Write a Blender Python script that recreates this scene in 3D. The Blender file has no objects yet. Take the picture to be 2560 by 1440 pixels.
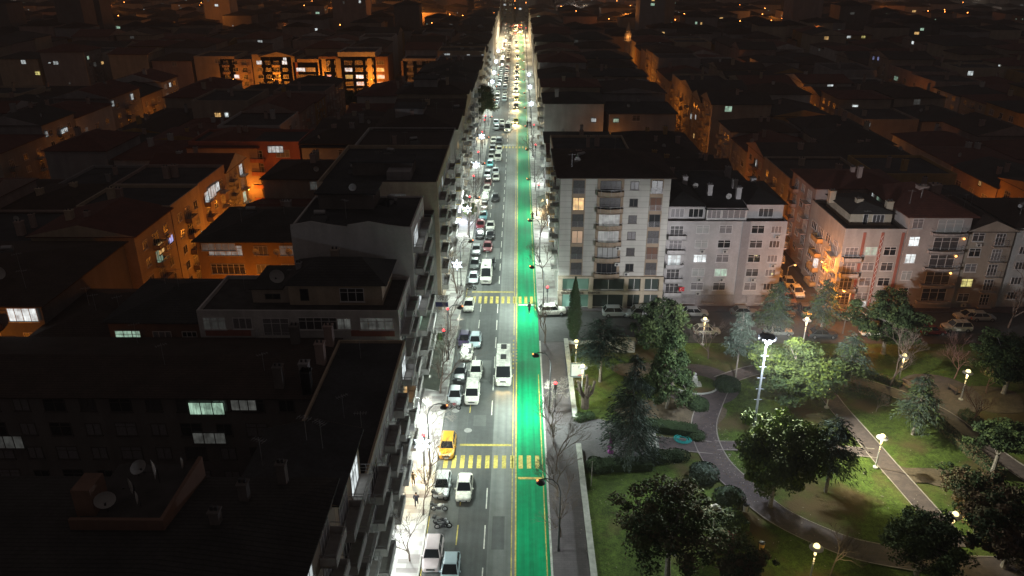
import bpy, bmesh, math, random
from mathutils import Vector, Matrix
S = bpy.context.scene
COL = S.collection
R = math.radians
# ------------------------------------------------------------------ camera, world, exposure
FPX, TH, PH = 1940., R(23.9), R(.46)
CAM = (.4, 0., 56.)
cd = bpy.data.cameras.new('camera'); cam = bpy.data.objects.new('camera', cd); COL.objects.link(cam)
cd.sensor_width = 36; cd.lens = 36*FPX/2560; cd.clip_end = 6000; cd.clip_start = .5
cam.location = CAM; cam.rotation_euler = (R(90)-TH, 0, PH); S.camera = cam
W = bpy.data.worlds.new("World"); S.world = W; W.use_nodes = True
bg = W.node_tree.nodes['Background']; bg.inputs[0].default_value = (1, .84, .80, 1); bg.inputs[1].default_value = .048
S.view_settings.view_transform = 'Standard'; S.view_settings.look = 'None'; S.view_settings.exposure = 0; S.view_settings.gamma = 1
cy = S.cycles
cy.use_denoising = True; cy.use_light_tree = True; cy.max_bounces = 4; cy.diffuse_bounces = 3; cy.glossy_bounces = 2
cy.transparent_max_bounces = 4; cy.sample_clamp_indirect = 2; cy.sample_clamp_direct = 0; cy.caustics_reflective = False; cy.caustics_refractive = False
# survey helpers: a sight line from the viewpoint to ground level z
_f = (-math.sin(PH)*math.cos(TH), math.cos(PH)*math.cos(TH), -math.sin(TH)); _r = (math.cos(PH), math.sin(PH), 0)
_u = (_r[1]*_f[2]-_r[2]*_f[1], _r[2]*_f[0]-_r[0]*_f[2], _r[0]*_f[1]-_r[1]*_f[0])
def ray(x, y):
    a = (x-1280)/FPX; b = (720-y)/FPX
    return [_f[i]+a*_r[i]+b*_u[i] for i in range(3)]
def G(x, y, z=0.):
    d = ray(x, y); t = (z-CAM[2])/d[2]
    return (CAM[0]+t*d[0], CAM[1]+t*d[1])

# ------------------------------------------------------------------ materials
MT = {}
def M(name, col, rough=.8, emit=None, es=1., noise=None, spec=.3, metal=0., wave=None, sample=False, bump=0, lines=None, streak=None):
    if name in MT: return MT[name]
    m = bpy.data.materials.new(name); m.use_nodes = True; nt = m.node_tree; N = nt.nodes; L = nt.links
    b = N['Principled BSDF']; b.inputs['Base Color'].default_value = (*col, 1); b.inputs['Roughness'].default_value = rough
    b.inputs['Specular IOR Level'].default_value = spec; b.inputs['Metallic'].default_value = metal
    tc = N.new('ShaderNodeTexCoord'); src = None
    def mul(a, fac_socket, lo, hi):
        mr = N.new('ShaderNodeMapRange'); L.new(fac_socket, mr.inputs[0]); mr.inputs[3].default_value = lo; mr.inputs[4].default_value = hi
        v = N.new('ShaderNodeVectorMath'); v.operation = 'SCALE'
        if a is None: v.inputs[0].default_value = col
        else: L.new(a, v.inputs[0])
        L.new(mr.outputs[0], v.inputs['Scale']); return v.outputs[0]
    for nz in ([noise] if noise and not isinstance(noise, list) else noise or []):
        n = N.new('ShaderNodeTexNoise'); n.inputs['Scale'].default_value = nz[0]; n.inputs['Detail'].default_value = 4
        L.new(tc.outputs['Object'], n.inputs['Vector'])
        mr = N.new('ShaderNodeMapRange'); L.new(n.outputs[0], mr.inputs[0]); mr.inputs[1].default_value = .3; mr.inputs[2].default_value = .7
        src = mul(src, mr.outputs[0], 1-nz[1], 1+nz[1])
    if streak:
        mp = N.new('ShaderNodeMapping'); mp.inputs['Scale'].default_value = streak[:3]; L.new(tc.outputs['Object'], mp.inputs[0])
        n = N.new('ShaderNodeTexNoise'); n.inputs['Scale'].default_value = 1; n.inputs['Detail'].default_value = 3
        L.new(mp.outputs[0], n.inputs['Vector'])
        mr = N.new('ShaderNodeMapRange'); L.new(n.outputs[0], mr.inputs[0]); mr.inputs[1].default_value = .3; mr.inputs[2].default_value = .7
        src = mul(src, mr.outputs[0], 1-streak[3], 1+streak[3]*.5)
    if wave or lines:
        ax, per, amt, thr = wave or lines
        sp = N.new('ShaderNodeSeparateXYZ'); L.new(tc.outputs['Object'], sp.inputs[0])
        m1 = N.new('ShaderNodeMath'); m1.operation = 'DIVIDE'; L.new(sp.outputs[ax], m1.inputs[0]); m1.inputs[1].default_value = per
        m2 = N.new('ShaderNodeMath'); m2.operation = 'FRACT'; L.new(m1.outputs[0], m2.inputs[0])
        m3 = N.new('ShaderNodeMath'); m3.operation = 'LESS_THAN'; L.new(m2.outputs[0], m3.inputs[0]); m3.inputs[1].default_value = thr
        src = mul(src, m3.outputs[0], 1, 1-amt)
    if src: L.new(src, b.inputs['Base Color'])
    if bump:
        n = N.new('ShaderNodeTexNoise'); n.inputs['Scale'].default_value = bump; n.inputs['Detail'].default_value = 3
        L.new(tc.outputs['Object'], n.inputs['Vector']); bp = N.new('ShaderNodeBump'); bp.inputs['Strength'].default_value = .5
        bp.inputs['Distance'].default_value = .05; L.new(n.outputs[0], bp.inputs['Height']); L.new(bp.outputs[0], b.inputs['Normal'])
    if emit:
        b.inputs['Emission Color'].default_value = (*emit, 1); b.inputs['Emission Strength'].default_value = es
        m.cycles.emission_sampling = 'AUTO' if sample else 'NONE'
    else: m.cycles.emission_sampling = 'NONE'
    MT[name] = m; return m
def litmat(name, col, s, curtain=9.):
    """lit room behind curtains: vertical folds and a darker foot"""
    m = M(name, (.3, .3, .3), .6, emit=col, es=s); nt = m.node_tree; N = nt.nodes; L = nt.links; b = N['Principled BSDF']
    tc = N.new('ShaderNodeTexCoord'); mp = N.new('ShaderNodeMapping'); mp.inputs['Scale'].default_value = (curtain, curtain, .5)
    L.new(tc.outputs['Object'], mp.inputs[0]); n = N.new('ShaderNodeTexNoise'); n.inputs['Scale'].default_value = 1
    L.new(mp.outputs[0], n.inputs['Vector']); mr = N.new('ShaderNodeMapRange'); L.new(n.outputs[0], mr.inputs[0])
    mr.inputs[1].default_value = .35; mr.inputs[2].default_value = .65; mr.inputs[3].default_value = s*.68; mr.inputs[4].default_value = s*1.1
    oi = N.new('ShaderNodeObjectInfo'); r2 = N.new('ShaderNodeMapRange'); L.new(oi.outputs['Random'], r2.inputs[0]); r2.inputs[3].default_value = .35; r2.inputs[4].default_value = 1.15
    mm = N.new('ShaderNodeMath'); mm.operation = 'MULTIPLY'; L.new(mr.outputs[0], mm.inputs[0]); L.new(r2.outputs[0], mm.inputs[1])
    va = N.new('ShaderNodeVectorMath'); va.operation = 'ADD'; L.new(mp.outputs[0], va.inputs[0]); sc_ = N.new('ShaderNodeVectorMath'); sc_.operation = 'SCALE'; sc_.inputs[0].default_value = (57, 31, 11); L.new(oi.outputs['Random'], sc_.inputs['Scale']); L.new(sc_.outputs[0], va.inputs[1]); L.new(va.outputs[0], n.inputs['Vector'])
    big = N.new('ShaderNodeTexNoise'); big.inputs['Scale'].default_value = 1.1; va2 = N.new('ShaderNodeVectorMath'); va2.operation = 'ADD'; L.new(tc.outputs['Object'], va2.inputs[0]); L.new(sc_.outputs[0], va2.inputs[1]); L.new(va2.outputs[0], big.inputs['Vector'])
    r3 = N.new('ShaderNodeMapRange'); L.new(big.outputs[0], r3.inputs[0]); r3.inputs[1].default_value = .35; r3.inputs[2].default_value = .65; r3.inputs[3].default_value = .45; r3.inputs[4].default_value = 1.2
    m4 = N.new('ShaderNodeMath'); m4.operation = 'MULTIPLY'; L.new(mm.outputs[0], m4.inputs[0]); L.new(r3.outputs[0], m4.inputs[1]); L.new(m4.outputs[0], b.inputs['Emission Strength']); return m
asphalt = M('asphalt', (.115, .12, .115), .75, noise=[(1.2, .12), (.12, .18)], streak=(1.6, .03, 1, .22), bump=12)
asphalt2 = M('asphalt_side', (.07, .07, .07), .8, noise=[(1.5, .15), (.15, .2)])
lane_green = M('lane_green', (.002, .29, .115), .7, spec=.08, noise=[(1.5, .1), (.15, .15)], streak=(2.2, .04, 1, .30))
paint_y = M('paint_yellow', (.46, .38, .09), .7, noise=[(3, .35), (.5, .3)])
paint_w = M('paint_white', (.65, .65, .58), .6, noise=(2.5, .3))
kerb_m = M('kerb_stone', (.42, .42, .38), .8, noise=(2, .2))
dirt_ground = M('dark_ground', (.06, .055, .05), .95, noise=(.2, .4))
glass_d = M('window_glass', (.02, .022, .026), .12, spec=.6)
curt = M('curtain_glass', (.20, .19, .20), .35, noise=(7, .25), spec=.5)
curt2 = M('dark_curtain_glass', (.07, .066, .07), .3, noise=(5, .4), spec=.5)
shut = M('brown_shutter', (.14, .07, .045), .7)
f_white = M('white_frame', (.62, .6, .6), .5)
f_dark = M('dark_frame', (.09, .08, .075), .5)
lit_w = litmat('lit_white', (.86, .95, .96), 1.25); lit_y = litmat('lit_warm', (1, .60, .22), 1.2); lit_g = litmat('lit_green', (.62, .95, .72), .8)
lit_d = litmat('lit_dim', (.9, .95, .88), .07); lit_m = litmat('lit_medium', (.95, .98, .92), .28); lit_b = litmat('lit_blue', (.45, .5, 1), .9); lit_yy = litmat('lit_yellow', (1, .88, .30), .9)
LIT = dict(m=lit_m, w=lit_w, y=lit_y, g=lit_g, d=lit_d, b=lit_b, Y=lit_yy)
metal = M('grey_metal', (.25, .26, .27), .4, metal=.6); darkm = M('dark_metal', (.05, .05, .055), .5); rail_m = M('rail_metal', (.36, .36, .37), .4, metal=.3)
rooft = M('roof_tile_brown', (.055, .038, .032), .85, noise=[(.5, .25), (4, .2)], wave=(1, .35, .45, .25))
rooft2 = M('roof_tile_grey', (.045, .044, .044), .85, noise=[(.4, .25), (4, .2)], wave=(1, .4, .4, .25))
rooft3 = M('roof_tile_red', (.12, .042, .032), .8, noise=[(.5, .2), (4, .2)], wave=(1, .38, .5, .25))
roof_flat = M('roof_membrane', (.045, .046, .05), .9, noise=[(.3, .35), (3, .2)])
terr = M('terrace_floor', (.06, .055, .055), .9, noise=(.8, .3))
WALL = {}
def wall(n, c): WALL[n] = M('plaster_'+n, c, .88, noise=[(.35, .10), (3, .06)], streak=(.7, .7, .12, .16)); return WALL[n]
for n, c in dict(cream=(.42, .36, .28), beige=(.36, .30, .25), white=(.52, .50, .49), grey=(.30, .29, .30), pink=(.36, .27, .245), ochre=(.42, .27, .11),
                 lilac=(.44, .425, .43), palerose=(.39, .355, .345), stone=(.37, .355, .345), brown=(.20, .12, .09), dark=(.15, .135, .13), yellow=(.55, .42, .14), rose=(.34, .13, .10), sand=(.45, .36, .27)).items(): wall(n, c)

# ------------------------------------------------------------------ mesh collector
class MB:
    def __init__(s): s.v = []; s.f = []; s.m = []; s.mats = []
    def mi(s, m):
        if m not in s.mats: s.mats.append(m)
        return s.mats.index(m)
    def add(s, vs, fs, m):
        o = len(s.v); s.v += [tuple(v) for v in vs]; k = s.mi(m)
        for f in fs: s.f.append(tuple(i+o for i in f)); s.m.append(k)
    def box(s, x0, x1, y0, y1, z0, z1, m):
        s.add([(x0,y0,z0),(x1,y0,z0),(x1,y1,z0),(x0,y1,z0),(x0,y0,z1),(x1,y0,z1),(x1,y1,z1),(x0,y1,z1)],
              [(3,2,1,0),(4,5,6,7),(0,1,5,4),(1,2,6,5),(2,3,7,6),(3,0,4,7)], m)
    def quad(s, a, b, c, d, m): s.add([a,b,c,d], [(0,1,2,3)], m)
    def tube(s, p0, p1, r0, r1, m, n=6, cap=True):
        p0 = Vector(p0); p1 = Vector(p1); d = (p1-p0)
        if d.length < 1e-6: return
        d.normalize(); a = d.orthogonal().normalized(); b = d.cross(a)
        vs = []
        for p, r in ((p0, r0), (p1, r1)):
            for i in range(n):
                t = 2*math.pi*i/n; vs.append(p+a*math.cos(t)*r+b*math.sin(t)*r)
        fs = [(i, (i+1) % n, n+(i+1) % n, n+i) for i in range(n)]
        if cap: fs += [tuple(range(n-1, -1, -1)), tuple(range(n, 2*n))]
        s.add(vs, fs, m)
    def lathe(s, c, prof, m, n=12):
        vs = []; k = len(prof)
        for (r, z) in prof:
            for i in range(n):
                t = 2*math.pi*i/n; vs.append((c[0]+r*math.cos(t), c[1]+r*math.sin(t), c[2]+z))
        fs = [(j*n+i, j*n+(i+1) % n, (j+1)*n+(i+1) % n, (j+1)*n+i) for j in range(k-1) for i in range(n)]
        fs += [tuple(range(n-1, -1, -1)), tuple(range((k-1)*n, k*n))]
        s.add(vs, fs, m)
    def loft(s, secs, m, capm=None):
        n = len(secs[0]); vs = [p for q in secs for p in q]
        fs = [(j*n+i, j*n+(i+1) % n, (j+1)*n+(i+1) % n, (j+1)*n+i) for j in range(len(secs)-1) for i in range(n)]
        s.add(vs, fs, m); s.add(secs[0], [tuple(range(n-1, -1, -1))], capm or m); s.add(secs[-1], [tuple(range(n))], capm or m)
    def mesh(s, name, smooth=False):
        me = bpy.data.meshes.new(name); me.from_pydata(s.v, [], s.f)
        for m in s.mats: me.materials.append(m)
        me.polygons.foreach_set('material_index', s.m)
        if smooth: me.polygons.foreach_set('use_smooth', [True]*len(s.f))
        me.update(); return me
def ob(name, me, parent=None, loc=(0, 0, 0), rz=0., sc=None, **k):
    if isinstance(me, MB): me = me.mesh(name)
    o = bpy.data.objects.new(name, me); COL.objects.link(o); o.location = loc; o.rotation_euler = (0, 0, rz)
    if sc is not None: o.scale = sc if hasattr(sc, '__len__') else (sc,)*3
    if parent: o.parent = parent
    for a, b in k.items(): o[a] = b
    return o
def thing(name, label, cat, loc=(0, 0, 0), rz=0., group=None):
    o = ob(name, None, None, loc, rz); o.empty_display_size = .5
    o['label'] = label; o['category'] = cat
    if group: o['group'] = group
    return o
def tag(o, label, cat, group=None):
    o['label'] = label; o['category'] = cat
    if group: o['group'] = group
    return o
def struct(name, mb): o = ob(name, mb); o['kind'] = 'structure'; return o
def clone(root, loc, rz=0., sc=1., label=None, group=None, swap=None):
    def cp(o, p):
        c = o.copy(); COL.objects.link(c); c.parent = p
        if swap and c.data is not None and c.type == 'MESH':
            for i, s_ in enumerate(c.material_slots):
                mm = s_.material
                if mm in swap: c.material_slots[i].link = 'OBJECT'; c.material_slots[i].material = swap[mm]
        for ch in o.children:
            if ch.type != 'LIGHT': cp(ch, c)
        return c
    c = cp(root, None); c.location = loc; c.rotation_euler = (0, 0, rz); c.scale = sc if hasattr(sc, '__len__') else (sc,)*3
    if label: c['label'] = label
    if group: c['group'] = group
    return c
def lamp(kind, loc, power, col, size=.3, parent=None, rot=None, spot=None, blend=.5):
    l = bpy.data.lights.new('lamp_light', kind); l.energy = power; l.color = col
    if kind == 'AREA': l.shape = 'DISK'; l.size = size
    else: l.shadow_soft_size = size
    if spot: l.spot_size = spot; l.spot_blend = blend
    o = bpy.data.objects.new('lamp_light', l); COL.objects.link(o); o.location = loc
    if rot: o.rotation_euler = rot
    if parent: o.parent = parent
    return o
def aim(frm, to): return (Vector(to)-Vector(frm)).to_track_quat('-Z', 'Y').to_euler()
RN = random.Random(7)
NTH = ['first','second','third','fourth','fifth','sixth','seventh','eighth','ninth','tenth','eleventh','twelfth','thirteenth','fourteenth','fifteenth','sixteenth','seventeenth','eighteenth','nineteenth','twentieth']
def nth(i):
    if i < 20: return NTH[i]
    t, u = divmod(i+1, 10); T_ = {2: 'twenty', 3: 'thirty', 4: 'forty', 5: 'fifty', 6: 'sixty'}[t]
    return T_+'-'+NTH[u-1] if u else T_[:-1]+'ieth'

# ------------------------------------------------------------------ setting
g = MB(); g.quad((-2500, -200, 0), (2500, -200, 0), (2500, 4500, 0), (-2500, 4500, 0), dirt_ground); struct('ground', g)
YF = 640
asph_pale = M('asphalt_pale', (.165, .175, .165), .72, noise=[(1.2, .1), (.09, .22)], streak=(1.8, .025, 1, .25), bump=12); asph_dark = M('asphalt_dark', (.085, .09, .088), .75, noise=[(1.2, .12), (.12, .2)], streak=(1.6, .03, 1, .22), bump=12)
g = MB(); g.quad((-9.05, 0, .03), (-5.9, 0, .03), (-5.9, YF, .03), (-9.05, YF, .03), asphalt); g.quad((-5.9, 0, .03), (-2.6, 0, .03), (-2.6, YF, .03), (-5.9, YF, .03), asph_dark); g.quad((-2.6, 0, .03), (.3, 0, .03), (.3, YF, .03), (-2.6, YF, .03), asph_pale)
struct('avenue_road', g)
g = MB()
for x0, x1, y0, y1, m_ in ((-7.5, -3.4, 94, 100, asph_pale), (-2.2, -.9, 61, 66, asph_dark), (-8.2, -6.4, 108, 114, asph_pale), (-5.2, -3.6, 83, 85.5, asphalt), (-6.5, -3.2, 140, 146, asph_pale)): g.quad((x0, y0, .035), (x1, y0, .035), (x1, y1, .035), (x0, y1, .035), m_)
struct('asphalt_patches', g)
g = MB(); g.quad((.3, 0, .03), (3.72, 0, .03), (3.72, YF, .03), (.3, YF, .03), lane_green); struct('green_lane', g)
nt = lane_green.node_tree; N_ = nt.nodes; L_ = nt.links; bs = N_['Principled BSDF']; src_ = bs.inputs['Base Color'].links[0].from_socket   # worn patches, plus headlight glare up the avenue mixed into the paint colour
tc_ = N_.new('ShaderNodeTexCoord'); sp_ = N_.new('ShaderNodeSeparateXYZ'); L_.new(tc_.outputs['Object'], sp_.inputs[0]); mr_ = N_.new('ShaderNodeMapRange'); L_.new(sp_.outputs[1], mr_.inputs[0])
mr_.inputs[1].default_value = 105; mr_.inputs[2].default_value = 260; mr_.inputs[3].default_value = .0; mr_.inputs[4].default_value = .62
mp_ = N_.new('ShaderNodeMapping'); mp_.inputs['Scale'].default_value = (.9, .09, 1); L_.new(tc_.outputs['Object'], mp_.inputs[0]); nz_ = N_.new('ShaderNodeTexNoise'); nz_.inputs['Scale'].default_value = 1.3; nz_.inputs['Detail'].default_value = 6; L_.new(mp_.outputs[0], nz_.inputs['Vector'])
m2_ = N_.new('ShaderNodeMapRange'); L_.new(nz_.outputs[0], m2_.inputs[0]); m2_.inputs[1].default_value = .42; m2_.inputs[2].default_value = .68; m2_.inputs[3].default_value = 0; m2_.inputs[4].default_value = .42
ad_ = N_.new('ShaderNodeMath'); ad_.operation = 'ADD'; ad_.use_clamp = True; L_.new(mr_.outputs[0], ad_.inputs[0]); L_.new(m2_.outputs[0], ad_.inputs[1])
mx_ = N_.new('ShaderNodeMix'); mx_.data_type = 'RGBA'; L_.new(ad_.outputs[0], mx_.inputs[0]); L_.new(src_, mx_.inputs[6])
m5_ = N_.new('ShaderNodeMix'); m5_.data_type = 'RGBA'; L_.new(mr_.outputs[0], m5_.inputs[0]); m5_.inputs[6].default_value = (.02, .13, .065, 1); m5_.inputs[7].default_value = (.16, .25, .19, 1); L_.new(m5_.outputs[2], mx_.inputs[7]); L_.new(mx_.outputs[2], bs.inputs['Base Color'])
g = MB(); g.quad((3.9, 106, .025), (140, 106, .025), (140, 116.6, .025), (3.9, 116.6, .025), asphalt2)
for x0, x1, y0, y1 in ((44.8, 52.6, 116.6, 640), (87.5, 94.5, 116.6, 640), (128, 137, 116.6, 640), (-55, -47.3, 105, 640), (-112, -103, 100, 640), (10, 200, 205, 215), (-160, -29, 262, 318), (-130, -14, 157, 165)):
    g.quad((x0, y0, .022), (x1, y0, .022), (x1, y1, .022), (x0, y1, .022), asphalt2)
struct('side_streets', g)
g = MB()   # painted markings
def py(x0, x1, y0, y1, m=paint_y, z=.040): g.quad((x0, y0, z), (x1, y0, z), (x1, y1, z), (x0, y1, z), m)
for a, b in ((20, 99), (104, 560)): py(.18, .34, a, b)
py(-.2, -.1, 20, 96); py(-.2, -.1, 108, 560)
for i in range(8): py(.16, .36, 99+i*.9, 99.45+i*.9); py(-.3, -.1, 97.5+i*1.2, 98.1+i*1.2)
py(3.32, 3.44, 20, 96, paint_y); py(3.32, 3.44, 117, 560, paint_y)
for k in range(90):
    y = 24+k*6.1
    if 71 < y < 80 or 117 < y < 126: continue
    py(-3.0, -2.88, y+.5, y+4.0, paint_w)
    if y < 240: py(-5.86, -5.74, y+1, y+4, paint_y if y < 90 else paint_w)
for cw0, cw1 in ((74.3, 76.8), (119.8, 122.6), (229.6, 232)):
    for i in range(12):
        x = -8.3+i*.985
        if x+.5 < 3.2: py(x, x+.5, cw0, cw1)
py(-6.6, -.3, 78.7, 79.1); py(-7.6, -.3, 124.3, 124.75); py(-6, -.3, 233.5, 233.9, paint_w); py(.5, 3.3, 72.3, 72.7); py(.5, 3.3, 119, 119.4, paint_w)
py(-9.0, -8.9, 30, 66, paint_y); py(-8.6, -8.5, 117.5, 126)
for c in ((-5.8, 82), (-7.7, 86.5)):
    n = 14; g.add([(c[0]+.5*math.cos(6.283*i/n), c[1]+.5*math.sin(6.283*i/n), .044) for i in range(n)], [tuple(range(n))], M('manhole', (.3, .3, .28), .6, noise=(4, .2)))
struct('road_markings', g)
# pavements
def paver(name, c1, c2, c3, sx, sy, mortar=.01):
    m = M(name, c1, .75); nt = m.node_tree; N = nt.nodes; L = nt.links; b = N['Principled BSDF']
    tc = N.new('ShaderNodeTexCoord'); br = N.new('ShaderNodeTexBrick'); L.new(tc.outputs['Object'], br.inputs['Vector'])
    br.inputs['Scale'].default_value = 1; br.inputs['Brick Width'].default_value = sx; br.inputs['Row Height'].default_value = sy
    br.inputs['Color1'].default_value = (*c1, 1); br.inputs['Color2'].default_value = (*c2, 1); br.inputs['Mortar'].default_value = (*c3, 1)
    br.inputs['Mortar Size'].default_value = mortar; br.inputs['Bias'].default_value = -.3
    n = N.new('ShaderNodeTexNoise'); n.inputs['Scale'].default_value = .8; n.inputs['Detail'].default_value = 4; L.new(tc.outputs['Object'], n.inputs['Vector'])
    mx = N.new('ShaderNodeMix'); mx.data_type = 'RGBA'; mx.blend_type = 'MULTIPLY'; mx.inputs[0].default_value = .5
    L.new(br.outputs[0], mx.inputs[6]); L.new(n.outputs[0], mx.inputs[7]); L.new(mx.outputs[2], b.inputs['Base Color']); return m
pv1 = paver('pale_pavers', (.60, .60, .56), (.22, .17, .17), (.3, .28, .27), 1.9, .62)
pv2 = paver('dark_pavers', (.15, .125, .135), (.12, .105, .11), (.08, .08, .08), .6, .3)
pv3 = paver('path_pavers', (.175, .135, .13), (.12, .095, .10), (.10, .09, .09), .45, .3)
g = MB(); g.box(-14, -9.25, 10, YF, 0, .14, pv1); struct('left_pavement', g)
g = MB(); g.box(3.95, 7.5, 10, 105.6, 0, .14, pv2); struct('park_pavement', g)
g = MB(); g.box(3.95, 7.5, 117.2, YF, 0, .14, pv1); g.box(7.5, 44.6, 116.9, 119.5, 0, .14, pv2); g.box(52.8, 87, 116.9, 119.5, 0, .14, pv2); struct('right_pavement', g)
g = MB()
for x0, x1, y0, y1 in ((-9.25, -9.07, 10, YF), (3.74, 3.95, 10, 105.6), (3.74, 3.95, 117.2, YF)):
    y = y0
    while y < min(y1, 260): g.box(x0, x1, y+.01, y+.98, 0, .16, kerb_m); y += 1
    if y1 > 260: g.box(x0, x1, 260, y1, 0, .16, kerb_m)
struct('kerb', g)

# ------------------------------------------------------------------ park ground
grass_m = M('lawn_grass', (.066, .102, .017), .95, noise=[(.25, .35), (1.6, .35), (7, .5)], bump=8)
nt = grass_m.node_tree
def add_patches(m, c2, scale, lo, hi):
    nt = m.node_tree; N = nt.nodes; L = nt.links; b = N['Principled BSDF']; src = b.inputs['Base Color'].links[0].from_socket
    tc = N.new('ShaderNodeTexCoord'); n = N.new('ShaderNodeTexNoise'); n.inputs['Scale'].default_value = scale; n.inputs['Detail'].default_value = 5
    L.new(tc.outputs['Object'], n.inputs['Vector']); mr = N.new('ShaderNodeMapRange'); L.new(n.outputs[0], mr.inputs[0]); mr.inputs[1].default_value = lo; mr.inputs[2].default_value = hi
    mx = N.new('ShaderNodeMix'); mx.data_type = 'RGBA'; L.new(mr.outputs[0], mx.inputs[0]); L.new(src, mx.inputs[6]); mx.inputs[7].default_value = (*c2, 1)
    L.new(mx.outputs[2], b.inputs['Base Color'])
add_patches(grass_m, (.12, .085, .04), .11, .5, .62)
g = MB()   # gently uneven lawn sheet
nx, ny = 46, 60
for j in range(ny+1):
    for i in range(nx+1):
        x = 7.7+i*(86/nx); y = 20+j*(85.6/ny); e = min(i, nx-i, ny-j, 2)/2
        g.v.append((x, y, .05+e*.05*math.sin(x*.5)*math.sin(y*.37)))
k = g.mi(grass_m)
for j in range(ny):
    for i in range(nx):
        a = j*(nx+1)+i; g.f.append((a, a+1, a+nx+2, a+nx+1)); g.m.append(k)
struct('park_lawn', g)
dirt_m = M('bare_earth', (.13, .10, .07), .95, noise=[(.5, .25), (4, .2)])
path_edge = M('path_edging', (.34, .30, .27), .8, noise=(1, .2))
def ribbon(pts, w, z, m, mb, edge=True):
    P = [Vector(p) for p in pts]; Q = []
    for i in range(len(P)-1):
        p0 = P[max(i-1, 0)]; p1 = P[i]; p2 = P[i+1]; p3 = P[min(i+2, len(P)-1)]
        for k in range(5):
            t = k/5; Q.append(.5*((2*p1)+(p2-p0)*t+(2*p0-5*p1+4*p2-p3)*t*t+(3*p1-p0-3*p2+p3)*t**3))
    Q.append(P[-1]); lo = []; hi = []
    for i, p in enumerate(Q):
        d = (Q[min(i+1, len(Q)-1)]-Q[max(i-1, 0)]).normalized(); n = Vector((-d.y, d.x)); lo.append(p+n*w/2); hi.append(p-n*w/2)
    for i in range(len(Q)-1):
        mb.quad((*hi[i], z), (*hi[i+1], z), (*lo[i+1], z), (*lo[i], z), m)
        if edge:
            for side, s_ in ((lo, 1), (hi, -1)):
                a, b = side[i], side[i+1]; n = (lo[i]-hi[i]).normalized()*.12*s_
                mb.quad((*a, z+.05), (*b, z+.05), (*(b+n), z+.05), (*(a+n), z+.05), path_edge); mb.quad((*a, z), (*b, z), (*b, z+.05), (*a, z+.05), path_edge)
    return lo, hi
PG = lambda L: [G(*p) for p in L]
g = MB()
ribbon(PG([(1800,955),(1772,1020),(1760,1060),(1766,1105),(1795,1160),(1845,1210),(1900,1258),(1960,1300),(2050,1343),(2150,1378),(2300,1405),(2420,1420),(2560,1425)]), 3.0, .135, pv3, g)
ribbon(PG([(1590,1105),(1680,1112),(1780,1122)]), 2.4, .139, pv3, g)
ribbon(PG([(1790,1116),(1900,1118),(2040,1122),(2190,1136)]), 1.7, .131, pv3, g)
ribbon(PG([(2030,930),(2085,1010),(2150,1085),(2205,1150),(2260,1212),(2320,1280),(2400,1370)]), 2.3, .143, pv3, g)
ribbon(PG([(1800,955),(1900,925),(2030,925),(2120,948),(2220,980),(2290,1005),(2360,1040),(2430,1092),(2500,1145),(2580,1200)]), 2.4, .147, pv3, g)
ribbon(PG([(2225,1170),(2290,1190),(2370,1212),(2470,1228),(2580,1240)]), 1.8, .127, dirt_m, g, False)
c = G(1745, 962); n = 28
g.add([(c[0]+5.6*math.cos(6.283*i/n), c[1]+5.6*math.sin(6.283*i/n), .151) for i in range(n)], [tuple(range(n))], pv3)
c2 = G(2350, 985)
g.add([(c2[0]+5.2*math.cos(6.283*i/n), c2[1]+5.2*math.sin(6.283*i/n), .154) for i in range(n)], [tuple(range(n))], pv3)
P = PG([(1385,1062),(1500,1050),(1620,1080),(1640,1150),(1560,1165),(1462,1165),(1390,1120)])
g.add([(*p, .157) for p in P][::-1], [tuple(range(len(P)))], M('plaza_stone', (.13, .12, .125), .85, noise=[(.6, .2), (5, .15)]))
struct('park_path', g)
g = MB()
for cx_, cy_, rx, ry in ((1680,1040,7,4.5), (1620,930,5,3), (2300,1190,4,1.6), (2480,1000,4,4)):
    p = G(cx_, cy_); n = 22
    g.add([(p[0]+rx*(1+.15*math.sin(3*t_))*math.cos(t_), p[1]+ry*(1+.15*math.cos(2*t_))*math.sin(t_), .112+.001*n) for t_ in [6.283*i/n for i in range(n)]], [tuple(range(n))], dirt_m)
struct('bare_earth_patches', g)
g = MB()
for k in range(3): g.box(*[(G(1618,1110)[0]+k*.4), (G(1618,1110)[0]+k*.4+.4)], G(1618,1130)[1], G(1618,1085)[1], 0, .3+.12*(k+1), kerb_m)
tag(ob('stone_steps', g), 'short flight of pale stone steps leading from the plaza to the park path', 'steps')
g = MB(); g.box(7.55, 8.05, 18, 78.2, 0, .75, kerb_m); g.box(7.48, 8.12, 18, 78.2, .75, .85, kerb_m)
tag(ob('low_wall', g), 'long low stone wall between the dark pavement and the lawn, nearer half', 'wall')
g = MB(); g.box(7.55, 8.05, 84, 105.5, 0, .75, kerb_m); g.box(7.48, 8.12, 84, 105.5, .75, .85, kerb_m); g.box(8.12, 24, 105.1, 105.5, 0, .5, kerb_m)
tag(ob('low_wall', g), 'low pale stone wall around the park corner by the cypress', 'wall')

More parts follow.
